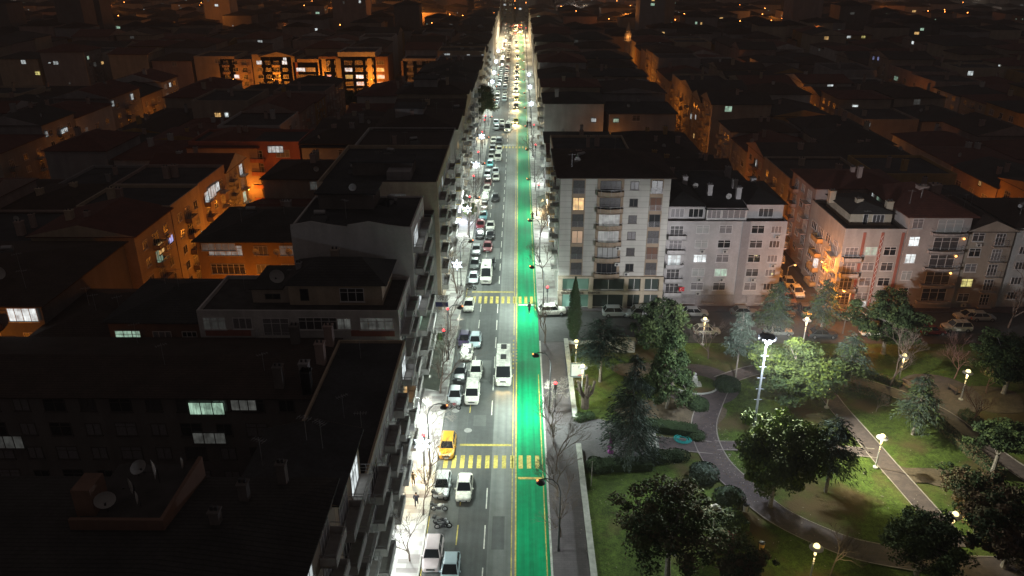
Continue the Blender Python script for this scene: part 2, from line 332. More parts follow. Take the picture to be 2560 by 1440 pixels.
# ------------------------------------------------------------------ buildings
WC = {}
def win_mesh(w, h, pane, frame=f_white, n=2, trans=False, sill=True):
    key = (w, h, pane.name, frame.name, n, trans, sill)
    if key in WC: return WC[key]
    b = MB(); t = .07
    b.box(-w/2, w/2, -.06, 0, 0, t, frame); b.box(-w/2, w/2, -.06, 0, h-t, h, frame)
    b.box(-w/2, -w/2+t, -.06, 0, t, h-t, frame); b.box(w/2-t, w/2, -.06, 0, t, h-t, frame)
    for i in range(1, n):
        x = -w/2+w*i/n; b.box(x-.04, x+.04, -.055, 0, t, h-t, frame)
    if trans: b.box(-w/2+t, w/2-t, -.05, 0, h*.68, h*.68+.06, frame)
    if sill: b.box(-w/2-.08, w/2+.08, -.14, 0, -.07, 0, frame)
    b.quad((-w/2+t, -.02, t), (w/2-t, -.02, t), (w/2-t, -.02, h-t), (-w/2+t, -.02, h-t), pane)
    WC[key] = b.mesh('window'); return WC[key]
def balc_mesh(w, d, wm, solid=True, curved=False, railh=.95):
    key = ('b', w, d, wm.name, solid, curved)
    if key in WC: return WC[key]
    b = MB(); rl = MB()
    if curved:
        n = 8; pts = [(-w/2, 0)]+[(-w/2+w*i/n, -d*(.62+.38*math.sin(math.pi*i/n))) for i in range(n+1)]+[(w/2, 0)]
    else: pts = [(-w/2, 0), (-w/2, -d), (w/2, -d), (w/2, 0)]
    k = len(pts); b.add([(*p, .004) for p in pts], [tuple(range(k))], M('balcony_tiles', (.42, .40, .38), .7, noise=(2, .15))); b.add([(*p, -.2) for p in pts]+[(*p, 0) for p in pts], [tuple(range(k))[::-1]]+[(i, i+1, k+i+1, k+i) for i in range(k-1)], wm)
    for i in range(k-1):
        a, c = Vector(pts[i]), Vector(pts[i+1]); dd = (c-a).normalized(); nn = Vector((dd.y, -dd.x))*-.08
        if solid or curved:
            hh = .62 if solid else .3
            vs = [(*a, -.2), (*c, -.2), (*(c+nn), -.2), (*(a+nn), -.2), (*a, hh), (*c, hh), (*(c+nn), hh), (*(a+nn), hh)]
            b.add(vs, [(3,2,1,0),(4,5,6,7),(0,1,5,4),(1,2,6,5),(2,3,7,6),(3,0,4,7)], wm)
        rl.tube((*a, railh), (*c, railh), .03, .03, rail_m, 4)
        L_ = (c-a).length; m = max(1, int(L_/(.45 if not solid else 1.2)))
        for j in range(m+1):
            p = a+(c-a)*j/m; rl.tube((*p, 0), (*p, railh), .018, .018, rail_m, 4, False)
        if not solid and not curved:
            for z in (.3, .6): rl.tube((*a, z), (*c, z), .015, .015, rail_m, 4, False)
    WC[key] = (b.mesh('balcony'), rl.mesh('railing')); return WC[key]
b = MB(); b.box(-.4, .4, -.35, -.05, 0, .55, M('ac_white', (.5, .5, .48), .5))
vs = [(-.1+.2*math.cos(6.283*i/12), -.355, .27+.2*math.sin(6.283*i/12)) for i in range(12)]; b.add(vs, [tuple(range(12))], darkm)
AC = b.mesh('air_conditioner')
def dish_mesh(r=.45):
    b = MB(); n = 16; rings = [(0, 0), (.5, .04), (1, .17)]; vs = []
    for rr, d in rings:
        for i in range(n): t = 6.283*i/n; vs.append((r*rr*math.cos(t), -r*d*1.6, .9+r*rr*math.sin(t)))
    dm = M('dish_white', (.45, .44, .43), .5); b.add(vs, [(j*n+i, j*n+(i+1) % n, (j+1)*n+(i+1) % n, (j+1)*n+i) for j in range(2) for i in range(n)], dm)
    b.tube((0, .05, 0), (0, .05, .9), .03, .03, darkm, 5); b.tube((0, -.05, .7), (0, -r, .9), .015, .015, darkm, 4); b.box(-.05, .05, -r-.06, -r+.04, .86, .96, darkm)
    return b.mesh('satellite_dish')
DISH = dish_mesh(.5)
CH = {}
def chim_mesh(wm, s=.7, h=1.6):
    k = (wm.name, s, h)
    if k not in CH:
        b = MB(); b.box(-s/2, s/2, -s/2, s/2, -.8, h, wm); b.box(-s/2-.07, s/2+.07, -s/2-.07, s/2+.07, h, h+.12, wm)
        for x in (-s*.25, s*.25): b.box(x-.09, x+.09, -.1, .1, h+.12, h+.4, darkm)
        CH[k] = b.mesh('chimney')
    return CH[k]
BL = []
class Bd: pass
def building(x0, x1, y0, y1, h, wm, label, roof='hip', rm=None, rise=2., eave=.5, name='apartment_block', group=None, par=.6, chim=0, cat='building', dishes=0, rw=None):
    B = Bd(); B.x0, B.x1, B.y0, B.y1, B.h = x0, x1, y0, y1, h; B.hx = (x1-x0)/2; B.hy = (y1-y0)/2; B.cx = (x0+x1)/2; B.cy = (y0+y1)/2
    B.root = thing(name, label, cat, (B.cx, B.cy, 0), 0, group); B.wm = wm
    hx, hy = B.hx, B.hy; b = MB(); b.box(-hx, hx, -hy, hy, 0, h, wm)
    if roof == 'flat':
        t = .22
        for a in ((-hx, hx, -hy, -hy+t), (-hx, hx, hy-t, hy), (-hx, -hx+t, -hy+t, hy-t), (hx-t, hx, -hy+t, hy-t)): b.box(*a, h, h+par, rw or wm)
    B.wall = ob('wall', b, B.root); r = MB(); rm = rm or rooft
    if roof == 'flat':
        r.box(-hx+.24, hx-.24, -hy+.24, hy-.24, h+.005, h+.05, rm); B.top = h+.05
    else:
        ex, ey = hx+eave, hy+eave
        if roof == 'hip':
            if ex > ey: q = [(-(ex-ey*.9), 0), (ex-ey*.9, 0)]
            else: q = [(0, -(ey-ex*.9)), (0, ey-ex*.9)]
        elif roof == 'gabx': q = [(-ex, 0), (ex, 0)]
        else: q = [(0, -ey), (0, ey)]
        z0, z1 = h+.02, h+.02+rise
        cs = [(-ex, -ey), (ex, -ey), (ex, ey), (-ex, ey)]
        vs = [(*c_, z0-.14) for c_ in cs]+[(*c_, z0) for c_ in cs]+[(*q[0], z1), (*q[1], z1)]
        fs = [(3,2,1,0),(0,1,5,4),(1,2,6,5),(2,3,7,6),(3,0,4,7)]
        if roof == 'gaby' or (roof == 'hip' and ex <= ey): fs += [(4,5,8),(5,6,9,8),(6,7,9),(7,4,8,9)]
        else: fs += [(4,5,9,8),(5,6,9),(6,7,8,9),(7,4,8)]
        r.add(vs, fs, rm); B.top = z0
        if roof in ('gabx', 'gaby'):   # plaster gable ends over the tile triangles
            i1, i2 = ((7, 4, 8), (5, 6, 9)) if roof == 'gabx' else ((4, 5, 8), (6, 7, 9))
            for tri in (i1, i2):
                vv = []
                for i in tri:
                    v = Vector(vs[i]); off = .02; vv.append((v.x+(math.copysign(off, v.x) if roof == 'gabx' else 0), v.y+(math.copysign(off, v.y) if roof == 'gaby' else 0), v.z))
                r.add(vv, [(0, 1, 2)], rw or wm)
    B.roof = ob('roof', r, B.root); B.rise = rise if roof != 'flat' else 0
    for i in range(chim):
        a = RN.uniform(-.6, .6)*hx; c_ = RN.uniform(-.45, .45)*hy
        ob('chimney', chim_mesh(wm if RN.random() < .5 else WALL['pink'], RN.choice((.7, 1.)), RN.choice((1.5, 2.2))), B.roof, (a, c_, h+B.rise*.45))
    for i in range(dishes):
        ob('satellite_dish', DISH, B.root, (RN.uniform(-.8, .8)*hx, RN.uniform(-.8, .5)*hy, h+B.rise*.3), RN.uniform(-.9, .3))
    BL.append(B); return B
ROT = dict(S=0, E=math.pi/2, W=-math.pi/2, N=math.pi)
def fpos(B, face, a, z, off=0.):
    if face == 'S': return (a, -B.hy-off, z)
    if face == 'N': return (-a, B.hy+off, z)
    if face == 'E': return (B.hx+off, a, z)
    return (-B.hx-off, -a, z)
def put(B, name, me, face, a, z, off=0., parent=None, **k): return ob(name, me, parent or B.root, fpos(B, face, a, z, off), ROT[face], **k)
def facade(B, face, cols, z0, n, fh, litp=.06, seed=1, over=None, frame=f_white, base=None, skip=(), bd=1.1, bmat=None, ac=.15):
    rg = random.Random(seed); over = over or {}
    for f in range(n):
        for ci, (a, w, kind) in enumerate(cols):
            r1, r2, r3 = rg.random(), rg.random(), rg.random()
            if (ci, f) in skip: continue
            o = over.get((ci, f)); pane = LIT[o] if o in LIT else (shut if o == 's' else None)
            if pane is None:
                pane = LIT[rg.choice('wwydgd')] if r1 < litp else (curt if r2 < .45 else curt2 if r2 < .8 else glass_d)
            z = z0+f*fh
            if kind == 'w': put(B, 'window', win_mesh(w, fh*.5, pane, frame, 2 if w < 1.7 else 3), face, a, z+fh*.3, 0)
            elif kind == 'W': put(B, 'window', win_mesh(w, fh*.55, pane, frame, max(2, round(w/.9)), True), face, a, z+fh*.28)
            elif kind in 'bBc':
                put(B, 'balcony_door', win_mesh(round(w*.72, 2), fh*.78, pane, frame, 3, True, False), face, a, z+.04)
                m1, m2 = balc_mesh(w, bd, bmat or B.wm, kind == 'B', kind == 'c'); bo = put(B, 'balcony', m1, face, a, z); ob('railing', m2, bo)
            elif kind == 'd':
                put(B, 'window', win_mesh(w, fh*.80, pane, frame, 2, False, False), face, a, z+.1)
                rl = MB()
                for zz in (.15, .35, .55, .75, .95): rl.tube((-w/2, -.12, zz), (w/2, -.12, zz), .018, .018, rail_m, 4)
                for xx in (-w/2, 0, w/2): rl.tube((xx, -.12, .05), (xx, -.12, .95), .02, .02, rail_m, 4)
                key = ('rl', w)
                if key not in WC: WC[key] = rl.mesh('railing')
                put(B, 'railing', WC[key], face, a, z+.1)
            if ac and r3 < ac and kind in 'wW': put(B, 'air_conditioner', AC, face, a+.3, z-.15+.05)
def cols_even(span, pat, margin=1.):
    n = len(pat); L = span-2*margin; return [(-L/2+L*(i+.5)/n, *p) for i, p in enumerate(pat)]
# ------------------------------------------------------------------ near left side of the avenue
p2 = lambda pat, span, m=1.: cols_even(span, pat, m)
GW = 'apartment buildings along the avenue'
B = building(-42, -12.6, 22, 44, 21.6, WALL['beige'], 'nearest dark apartment block on the left, with dishes on its walled roof terrace', rise=1.6, eave=.5, group=GW, chim=0, rm=rooft2)
L1 = B
facade(B, 'E', p2([(3.2,'B'),(1.6,'w'),(3.4,'b'),(1.4,'w'),(3.2,'B')], 22), 3.6, 6, 2.95, .02, 3, bmat=WALL['white'])
b = MB(); tx0, tx1, ty0, ty1 = -27.5+27.3, -21.6+27.3, 38-33, 44.6-33
b.box(tx0, tx1, ty0, ty0+.25, 21, 23.3, WALL['brown']); b.box(tx1-.25, tx1, ty0+.25, ty1, 21, 23.3, WALL['brown']); b.box(tx0, tx1-.25, ty0+.25, ty1, 21, 22.6, terr)
ob('roof_terrace', b, B.root)
b = MB(); b.box(tx0-.2, tx0+1.0, ty0+1.2, ty0+3.0, 21, 24.6, WALL['brown']); ob('chimney', b, B.roof)
for dx, dy, rz, s_ in ((1.6,1.6,.5,1.3),(2.6,3.2,-.9,1.1),(3.4,2.2,-1.1,.9),(3.6,4.6,-1.,1.4),(2.0,5.2,.9,1.1),(4.8,6.0,-1.2,.8)): ob('satellite_dish', DISH, B.root, (tx0+dx, ty0+dy, 22.5), rz, s_)
for p in ((540,1300),(705,1180),(610,1230)): c = G(*p, 22.6); ob('chimney', chim_mesh(WALL['dark'], .6, .9), B.roof, (c[0]-B.cx, c[1]-B.cy, 22.4))
B = building(-19.5, -12.6, 44.05, 52.6, 19.9, WALL['sand'], 'narrow dark-roofed block with balconies behind the nearest roof on the left', roof='gaby', rise=.9, group=GW, rm=roof_flat)
facade(B, 'E', [(-2,3.8,'B'),(2.1,3.8,'b')], 3.6, 5, 3.1, .05, 5, bmat=WALL['lilac'])
B = building(-19.7, -12.2, 52.8, 77.2, 15.0, WALL['lilac'], 'low grey flat-roofed block over the brightest shop fronts, below the green-curtained window', roof='flat', rm=roof_flat, par=.35, group=GW, rw=WALL['sand'])
facade(B, 'E', [(-9.4,4.4,'B'),(-5.6,1.6,'w'),(-2.4,3.6,'B'),(.6,1.4,'w'),(3.6,3.6,'B'),(6.6,1.6,'w'),(9.8,3.6,'B')], 3.5, 4, 2.85, .3, 8, ac=.5, bmat=WALL['white'])
for dx, dy, rz in ((-2.4, -6, .4), (-2.6, -9, -.8)): ob('satellite_dish', DISH, B.root, (dx, dy, 15), rz, 1.2)
B = building(-62, -20, 66, 78, 14.9, WALL['dark'], 'wide dark tiled block in the middle left with one bright green-curtained window', rise=1.3, group=GW, rm=rooft)
L3 = B
for p, m_ in (((850,900),WALL['pink']),((850,975),WALL['lilac']),((740,855),WALL['dark']),((885,855),WALL['pink']),((765,950),WALL['grey']),((790,985),WALL['grey']),((700,960),WALL['dark'])):
    c = G(*p, 15.5); ob('chimney', chim_mesh(m_, .9, 2.3), B.roof, (max(-20.5, min(20.5, c[0]-B.cx)), max(-5.5, min(5.5, c[1]-B.cy)), 15.2))
facade(B, 'S', p2([(2.2,'W'),(1.6,'w')]*6, 42), .6, 5, 2.9, 0, 11, frame=f_dark, ac=0, skip=())
# block with penthouses facing the camera
B = building(-36, -13.1, 79, 89.2, 17.6, WALL['white'], 'terraced apartment block with rose-red bands and a hip-roofed penthouse, left of the avenue', roof='flat', rm=terr, par=.5, group=GW)
B4 = B
facade(B, 'S', [(-9.6,2.6,'W'),(-6.4,2.2,'w'),(-2.6,4.2,'b'),(2.2,4.4,'W'),(5.2,1.6,'w'),(8.9,3.8,'W')], 3.5, 5, 2.85, .0, 12, over={(0,4):'d',(4,4):'d',(5,4):'d'}, ac=.3)
for f in range(5):
    for a, w in ((-8.2, 5.2), (8.4, 5.0)):
        b = MB(); b.box(-w/2, w/2, -.07, 0, 0, .75, WALL['rose']); put(B, 'wall_band', b, 'S', a, 3.5+f*2.85)
facade(B, 'E', [(-2.4,4.6,'b'),(2.5,4.4,'B')], 3.5, 5, 2.85, .1, 13, bmat=WALL['white'])
b = MB(); hx = 5.4
b.box(-1.5, 9.3, -2.6, 5, 17.6, 20.3, WALL['sand']); b.box(-6, -1.5, -2.0, 5, 17.6, 19.4, WALL['beige']); pent = ob('penthouse', b, B.root)
ob('window', win_mesh(1.0, 1.5, glass_d, f_dark, 1, False, False), pent, (.3, -2.6, 18.2)); ob('window', win_mesh(2.8, 1.7, glass_d, f_white, 3, True), pent, (5.8, -2.6, 18.1)); ob('window', win_mesh(1.8, .7, glass_d, f_dark, 2, False, False), pent, (-3.6, -2.0, 18.1))
r = MB(); r.add([(-2.2,-3.2,20.3),(10,-3.2,20.3),(10,5.1,20.3),(-2.2,5.1,20.3),(1.5,1.2,22.2),(6.4,1.2,22.2)], [(0,1,5,4),(1,2,5),(2,3,4,5),(3,0,4)], rooft2)
r.box(-6.2, -2.25, -2.3, 5.05, 19.42, 19.5, rooft2); ob('penthouse_roof', r, B.root)
ob('satellite_dish', DISH, B.root, (-2.9, -1.6, 19.4), .1, 1.7); ob('chimney', chim_mesh(WALL['grey'], .6, 1.4), B.roof, (-.9, .5, 20.2)); ob('chimney', chim_mesh(WALL['beige'], .9, .9), B.roof, (2.8, 3.4, 21.3))
B = building(-47, -36.05, 80, 92, 16.2, WALL['brown'], 'brown block just left of the terraced block, pale green window under its roof', rise=1.6, group=GW, rm=rooft2)
facade(B, 'S', [(-3.4,3.0,'W'),(.6,2.2,'w'),(3.8,2.4,'b')], 1.0, 5, 2.9, 0, 17, over={(0,4):'g'})
B = building(-56.9, -47.05, 81, 94.5, 13.6, WALL['rose'], 'low dark red block with three lit panes beside the left-edge orange block', rise=1.4, group=GW, rm=rooft)
facade(B, 'S', [(-3.2,1.8,'w'),(.2,1.2,'w'),(3.3,1.8,'w')], 1.0, 4, 3.0, 0, 19, over={(0,3):'w',(1,3):'w',(2,3):'y'})
B = building(-78, -57, 84, 105.5, 16.3, WALL['dark'], 'orange-walled block at the left edge with a bright window under the eave', rise=1.8, group=GW, rm=rooft)
facade(B, 'S', [(-7,2.6,'w'),(-2.2,3.4,'W'),(3.4,3.6,'B'),(8.2,1.4,'w')], 1.6, 5, 2.9, 0, 21, over={(1,4):'w'})
ob('satellite_dish', DISH, B.root, (3.5, -6.5, 17.2), .2, 1.8)
# blank party wall block
B = building(-27.4, -12.6, 89.4, 102.2, 24.2, WALL['white'], 'tall block with a wide blank plaster side wall and stepped parapet', roof='flat', rm=roof_flat, par=.25, group=GW)
b = MB()
for x0 in (-7.38, -.4):
    b.add([(x0, -6.39, 24.46), (x0+6.9, -6.39, 24.46), (x0+5, -6.39, 24.7), (x0+2.6, -6.39, 25.15), (x0, -6.39, 24.7), (x0, -6.2, 24.46), (x0+6.9, -6.2, 24.46), (x0+5, -6.2, 24.7), (x0+2.6, -6.2, 25.15), (x0, -6.2, 24.7)], [(0,1,2,3,4),(9,8,7,6,5),(1,6,7,2),(2,7,8,3),(3,8,9,4)], WALL['white'])
ob('stepped_parapet', b, B.root)
b = MB(); b.box(-5.6, 1.6, 1.0, 6.0, 24.3, 26.4, WALL['dark']); b.box(-6, 2.0, .6, 6.3, 26.4, 26.55, roof_flat); ob('penthouse', b, B.root); ob('satellite_dish', DISH, B.root, (-1, 1, 26.4), .3, 1.)
facade(B, 'E', [(-3,5.6,'B'),(3.1,5.4,'B')], 3.6, 7, 2.9, .3, 23, bmat=WALL['white'], bd=1.2)
facade(B, 'N', [(0, 1.4, 'w')], 3, 2, 3, 0, 2)
B = building(-27.4, -12.8, 102.3, 116.9, 17.0, WALL['dark'], 'low dark block hidden between the blank-walled block and the railed roof terrace', roof='flat', rm=roof_flat, group=GW)
B = building(-31, -12.2, 117, 141.5, 21.4, WALL['sand'], 'long block with roof terrace and shed, just past the blank-walled block', roof='flat', rm=roof_flat, par=.7, group=GW)
facade(B, 'E', [(-9,4.6,'B'),(-4.4,2.2,'W'),(0,4.4,'c'),(4.4,2.2,'W'),(9,4.6,'B')], 3.6, 6, 2.95, .25, 29, bmat=WALL['white'])
facade(B, 'S', [(3.2,2.4,'W'),(-4,1.6,'w')], 17.8, 1, 2.9, 0, 4, over={(0,0):'d'})
b = MB(); b.box(-5, 4.8, -6, -1.5, 21.4, 23.6, WALL['dark']); b.box(1, 4.8, -8.8, -6, 21.4, 22.8, WALL['grey']); b.box(-5.4, 5.1, -6.3, -1.2, 23.6, 23.8, roof_flat); ob('roof_shed', b, B.root)
B = building(-46.4, -31, 105.5, 121, 16.6, WALL['ochre'], 'orange-lit block with railed attic terrace and dishes, behind the dark middle roofs', rise=2.0, group=GW, rm=rooft2)
facade(B, 'S', [(-3.6,5.0,'W'),(1.6,2,'w'),(5.4,2.2,'W')], 1.9, 5, 2.9, 0, 61, over={(0,4):'m',(2,4):'d'}, ac=0)
for a_, z_ in ((1.2, 14.4), (4.2, 14.4), (6.0, 14.4)): put(B, 'satellite_dish', DISH, 'S', a_, z_, .9)
y = 141.6; i = 0; rg = random.Random(5)
hs = [20.5, 21.5, 20, 21, 19.5, 19, 19.5, 18, 17, 18, 17, 18, 17.5, 17, 18, 16.5, 17, 18, 17, 18, 17, 18, 17, 18, 19]
wk = ['cream','sand','grey','white','beige','lilac']; adj = dict(cream='cream', sand='sand-coloured', grey='grey', white='white', beige='beige', lilac='lilac-grey', pink='pinkish', ochre='ochre', brown='brown', dark='dark', rose='red-banded', yellow='yellow')
CUT = [0]
while y < 600:
    d = rg.uniform(14, 21)
    if 252 < y < 268: y = 268; continue
    h = hs[i % len(hs)]+rg.uniform(-.5, .5); k = wk[rg.randrange(6)]; rf = rg.choice(['flat', 'hip', 'hip', 'gabx'])
    B = building(-28-rg.uniform(0, 3), -12.5, y, y+d-.05, h, WALL[k], f'{adj[k]} {"flat" if rf=="flat" else "pitched"}-roofed block, {nth(i)} beyond the railed terrace, left pavement', roof=rf, rm=rg.choice([rooft, rooft2, roof_flat]), rise=2., group='apartment buildings lining the left pavement', chim=1 if y < 300 else 0)
    if y < 250: facade(B, 'E', p2([(2.8, rg.choice('bBW')), (2.0, 'W'), (2.8, rg.choice('bB'))], d), 3.6, 5, 2.9, .25, i, bmat=WALL['yellow' if i == 0 else wk[rg.randrange(6)]])
    elif y < 340: facade(B, 'E', p2([(2.6, 'W'), (2.6, 'B')], d), 3.6, 4, 3.1, .15, i)
    if i in (1, 3):
        b = MB(); b.box(-5, 1, -4, 2.5, h, h+2.9, WALL['grey']); b.box(-5.3, 1.3, -4.3, 2.8, h+2.9, h+3.1, roof_flat); ob('stair_tower', b, B.root)
    y += d; i += 1
# ------------------------------------------------------------------ right side: tower and neighbours
tw = M('tower_cladding', (.45, .44, .41), .8, noise=[(.4, .08)], lines=(2, .93, .45, .06), streak=(.8, .8, .1, .12)); tbrown = M('tower_brown_strip', (.30, .23, .17), .8, noise=(.8, .1))
B = building(7.1, 24.4, 118.2, 132.5, 22.7, tw, 'tall cream-clad apartment tower with curved balconies on the corner of the park street', rise=2.6, eave=.7, rm=rooft, name='apartment_tower', chim=0, dishes=1)
T = B
for a, w in ((-5.76, 2.1), (-.75, 4.2), (6.5, 2.1)):
    b = MB(); b.box(-w/2, w/2, -.08, 0, 5.9, 22.65, tbrown); put(B, 'brown_strip', b, 'S', a, 0)
TF = 2.78
for f in range(6):
    z = 5.95+f*TF
    for ci, a in ((0, -5.76), (3, 6.5)):
        o = {(0,4):lit_y,(0,2):M('dim_warm', (.3,.3,.3), .5, emit=(1,.55,.25), es=.35),(3,4):shut,(3,1):shut,(3,5):curt2,(0,0):curt2}.get((ci,f), curt2 if (f+ci) % 2 else glass_d)
        w_ = put(B, 'window', win_mesh(1.8, 2.15, o, f_dark, 2, False, False), 'S', a, z+.15, .08)
        rl = MB()
        for zz in (.1, .3, .5, .7, .9): rl.tube((-.95, -.14, zz), (.95, -.14, zz), .02, .02, rail_m, 4)
        for xx in (-.95, 0, .95): rl.tube((xx, -.14, 0), (xx, -.14, .95), .025, .025, rail_m, 4)
        if ('twr',) not in WC: WC[('twr',)] = rl.mesh('railing')
        ob('railing', WC[('twr',)], w_)
    m1, m2 = balc_mesh(4.1, 1.3, tbrown, True, True); bo = put(B, 'balcony', m1, 'S', -.75, z+.05, .08); ob('railing', m2, bo)
    pane = [glass_d, lit_d, lit_m, lit_m, curt2, curt2][f]
    put(B, 'balcony_door', win_mesh(3.3, 2.1, pane, f_white if f in (2,3) else f_dark, 4, False, False), 'S', -.75, z+.15, .08)
    put(B, 'window', win_mesh(1.35, 1.35, [glass_d, curt2, curt, curt2, glass_d, curt2][f], f_dark, 2), 'S', 3.0, z+.75)
for f, a in ((2,.8),(1,.8),(0,2.6)): put(B, 'air_conditioner', AC, 'S', a, 5.95+f*TF+(.05 if a > 2 else -.5), .0 if a > 2 else 1.2)
facade(B, 'W', [(-5, 2, 'b'), (-1, 2.2, 'W'), (3.4, 2, 'b')], 5.9, 6, TF, .05, 31)
b = MB()
for a in (-8.3, -3.2, 2.6, 5.3, 8.35): b.box(a-.35, a+.35, -.5, 0, 0, 5.6, WALL['cream'])
b.box(-8.7, 8.7, -.56, 0, 5.6, 5.9, WALL['cream']); b.box(-8.75, 8.7, -.62, -.5, 2.75, 3.4, WALL['cream']); put(B, 'shop_frame', b, 'S', 0, 0)
sg_l = M('shop_glass_green', (.10, .16, .13), .15, emit=(.35, .75, .55), es=.10, spec=.6); sg_d = M('shop_glass', (.05, .065, .06), .12, spec=.6)
sg_b = M('shop_glass_lit', (.2, .3, .25), .2, emit=(.45, .95, .75), es=.30)
for (a0, a1) in ((-7.9, -3.6), (-2.8, 2.2), (3.0, 4.9), (5.7, 7.9)):
    for z0, z1 in ((.25, 2.7), (3.45, 5.55)):
        b = MB(); m_ = (sg_l if a0 < -7 else sg_d)
        b.quad((a0, -.12, z0), (a1, -.12, z0), (a1, -.12, z1), (a0, -.12, z1), m_); b.box((a0+a1)/2-.04, (a0+a1)/2+.04, -.16, -.121, z0, z1, f_white); b.box(a0, a1, -.16, -.121, z0, z0+.08, f_white)
        if a0 < -7 and z0 < 1: b.quad((a0+.05, -.13, z0+.1), (a0+1.7, -.13, z0+.1), (a0+1.4, -.13, z1-.05), (a0+.1, -.13, z1-.05), sg_b)
        put(B, 'shop_window', b, 'S', 0, 0)
def text(parent, txt, size, loc, rot, mat, name='lettering', ext=.02):
    c = bpy.data.curves.new(name, 'FONT'); c.body = txt; c.size = size; c.extrude = ext; c.align_x = 'CENTER'; c.align_y = 'CENTER'; c.materials.append(mat)
    o = bpy.data.objects.new(name, c); me = bpy.data.meshes.new_from_object(o); bpy.data.objects.remove(o); return_ = ob(name, me, parent, loc); return_.rotation_euler = rot; return return_
ink = M('sign_ink', (.03, .025, .03), .6)
text(B.root, 'GELİNLİK', .52, (-7.0, -B.hy-.65, 3.07), (R(90), 0, 0), ink); text(B.root, 'GE', .52, (-4.75, -B.hy-.65, 3.07), (R(90), 0, 0), ink); text(B.root, 'KUAFÖR', .52, (-2.7, -B.hy-.65, 3.07), (R(90), 0, 0), ink)
# block with two tiers of windows behind the park
B = building(24.6, 43.9, 119, 134, 14.9, WALL['lilac'], 'pale lilac-grey block with a dark vertical strip and glazed penthouses, facing the park', roof='flat', rm=roof_flat, par=.25, dishes=0)
T2 = B
b = MB(); b.box(-.65, .65, -.1, 0, .2, 15.1, WALL['grey']); put(B, 'dark_strip', b, 'S', 3.1, 0)
b = MB(); b.box(-9.6, 9.6, -.06, 0, 0, 2.2, WALL['grey']); b2 = put(B, 'plinth', b, 'S', 0, 0)
cs = [(-7.6,4.0,'B'),(-4.0,2.2,'W'),(-.3,2.3,'W'),(4.9,2.2,'W'),(7.6,1.5,'w')]
facade(B, 'S', [(-3.9,2.1,'W'),(-.2,2.1,'W'),(5.0,2.1,'W'),(8.0,1.7,'w')], 2.3, 5, 2.52, 0, 41, over={(0,3):'d',(0,4):'d',(1,1):'g',(0,1):'d'}, ac=.35)
facade(B, 'S', [(-8.1,3.0,'B')], 2.3, 5, 2.52, 0, 43, over={(0,2):'w'}, frame=f_white)
facade(B, 'S', [(-8.2,2.2,'w'),(-5,2,'w'),(-1.8,1.8,'w'),(3.8,1.8,'w'),(7,1.6,'w')], -.1, 1, 2.5, 0, 44, ac=0)
for a, k in ((-3.9, 2),): put(B, 'window', win_mesh(2.12, 1.38, lit_w, f_white, 3, True), 'S', a, 2.3+2*2.52+.7, .04)
b = MB(); b.lathe((0, -.1, 0), [(0, -.16), (.14, -.08), (.16, 0), (.14, .08), (0, .16)], lit_yy, 8); put(B, 'wall_lamp', b, 'S', 8.3, 2.3+2.52+1.2)
b = MB(); b.box(-9.4, -3.5, -6.3, 7, 14.9, 17.3, WALL['lilac']); b.box(-3.4, 3.1, -6.9, 7, 14.9, 17.1, WALL['white']); b.box(3.2, 9.2, -6.0, 7, 14.9, 17.6, WALL['lilac']); pe = ob('penthouse', b, B.root)
for a, w, y_, m_ in ((-8,2.2,-6.3,curt),(-5,2.4,-6.3,glass_d),(-2.2,2.2,-6.9,curt),(1,3.8,-6.9,curt),(6.4,2.4,-6.0,curt2)): ob('window', win_mesh(w, 1.5, m_, f_white, 4 if w > 3 else 3, False, False), pe, (a, y_, 15.4))
r = MB(); r.add([(-9.8,-6.8,17.35),(-3.3,-6.8,17.35),(-3.3,7.4,17.35),(-9.8,7.4,17.35),(-6.5,-2,18.6),(-6.5,3,18.6)], [(0,1,4),(1,2,5,4),(2,3,5),(3,0,4,5)], rooft2)
r.add([(-3.7,-7.4,17.0),(3.2,-7.4,17.0),(3.2,7.2,18.4),(-3.7,7.2,18.4)], [(0,1,2,3)], roof_flat); r.add([(3.0,-6.6,17.65),(9.7,-6.6,17.65),(9.7,7.3,17.65),(3,7.3,17.65),(6.3,-1,18.9),(6.3,2,18.9)], [(0,1,4),(1,2,5,4),(2,3,5),(3,0,4,5)], rooft2)
ob('penthouse_roof', r, B.root)
for a, c_ in ((-1.8,-1),(2.6,-2.5),(3.1,2),(6.5,3),(-5,4)): ob('chimney', chim_mesh(WALL['lilac'], .8, 1.4), B.roof, (a, c_, 17.9))
for a, c_ in ((.6,-4),(-3.6,2)): ob('satellite_dish', DISH, B.root, (a, c_, 17.4), .2)
facade(B, 'E', p2([(2.8,'b'),(1.6,'w'),(2.8,'b')], 15), 2.3, 5, 2.52, .05, 45)
flagm = M('flag_red', (.6, .02, .03), .7); b = MB(); b.quad((-.45, -1.2, 0), (.45, -1.2, 0), (.45, -1.2, .75), (-.45, -1.2, .75), flagm)
cr = [(-.08+.2*math.cos(t), -1.215, .38+.2*math.sin(t)) for t in [.7+i*(6.283-1.4)/10 for i in range(11)]]+[(-.03+.15*math.cos(t), -1.215, .38+.15*math.sin(t)) for t in [6.283-.9-i*(6.283-1.8)/10 for i in range(11)]]
b.add(cr, [tuple(range(22))], f_white); st = [(.17+(.08 if i % 2 == 0 else .03)*math.cos(math.pi+i*math.pi/5), -1.216, .38+(.08 if i % 2 == 0 else .03)*math.sin(math.pi+i*math.pi/5)) for i in range(10)]
b.add(st, [tuple(range(10))], f_white); tag(ob('flag', b, None, (27.6, 119, 3.3)), 'small red flag with white crescent and star on a balcony', 'flag')
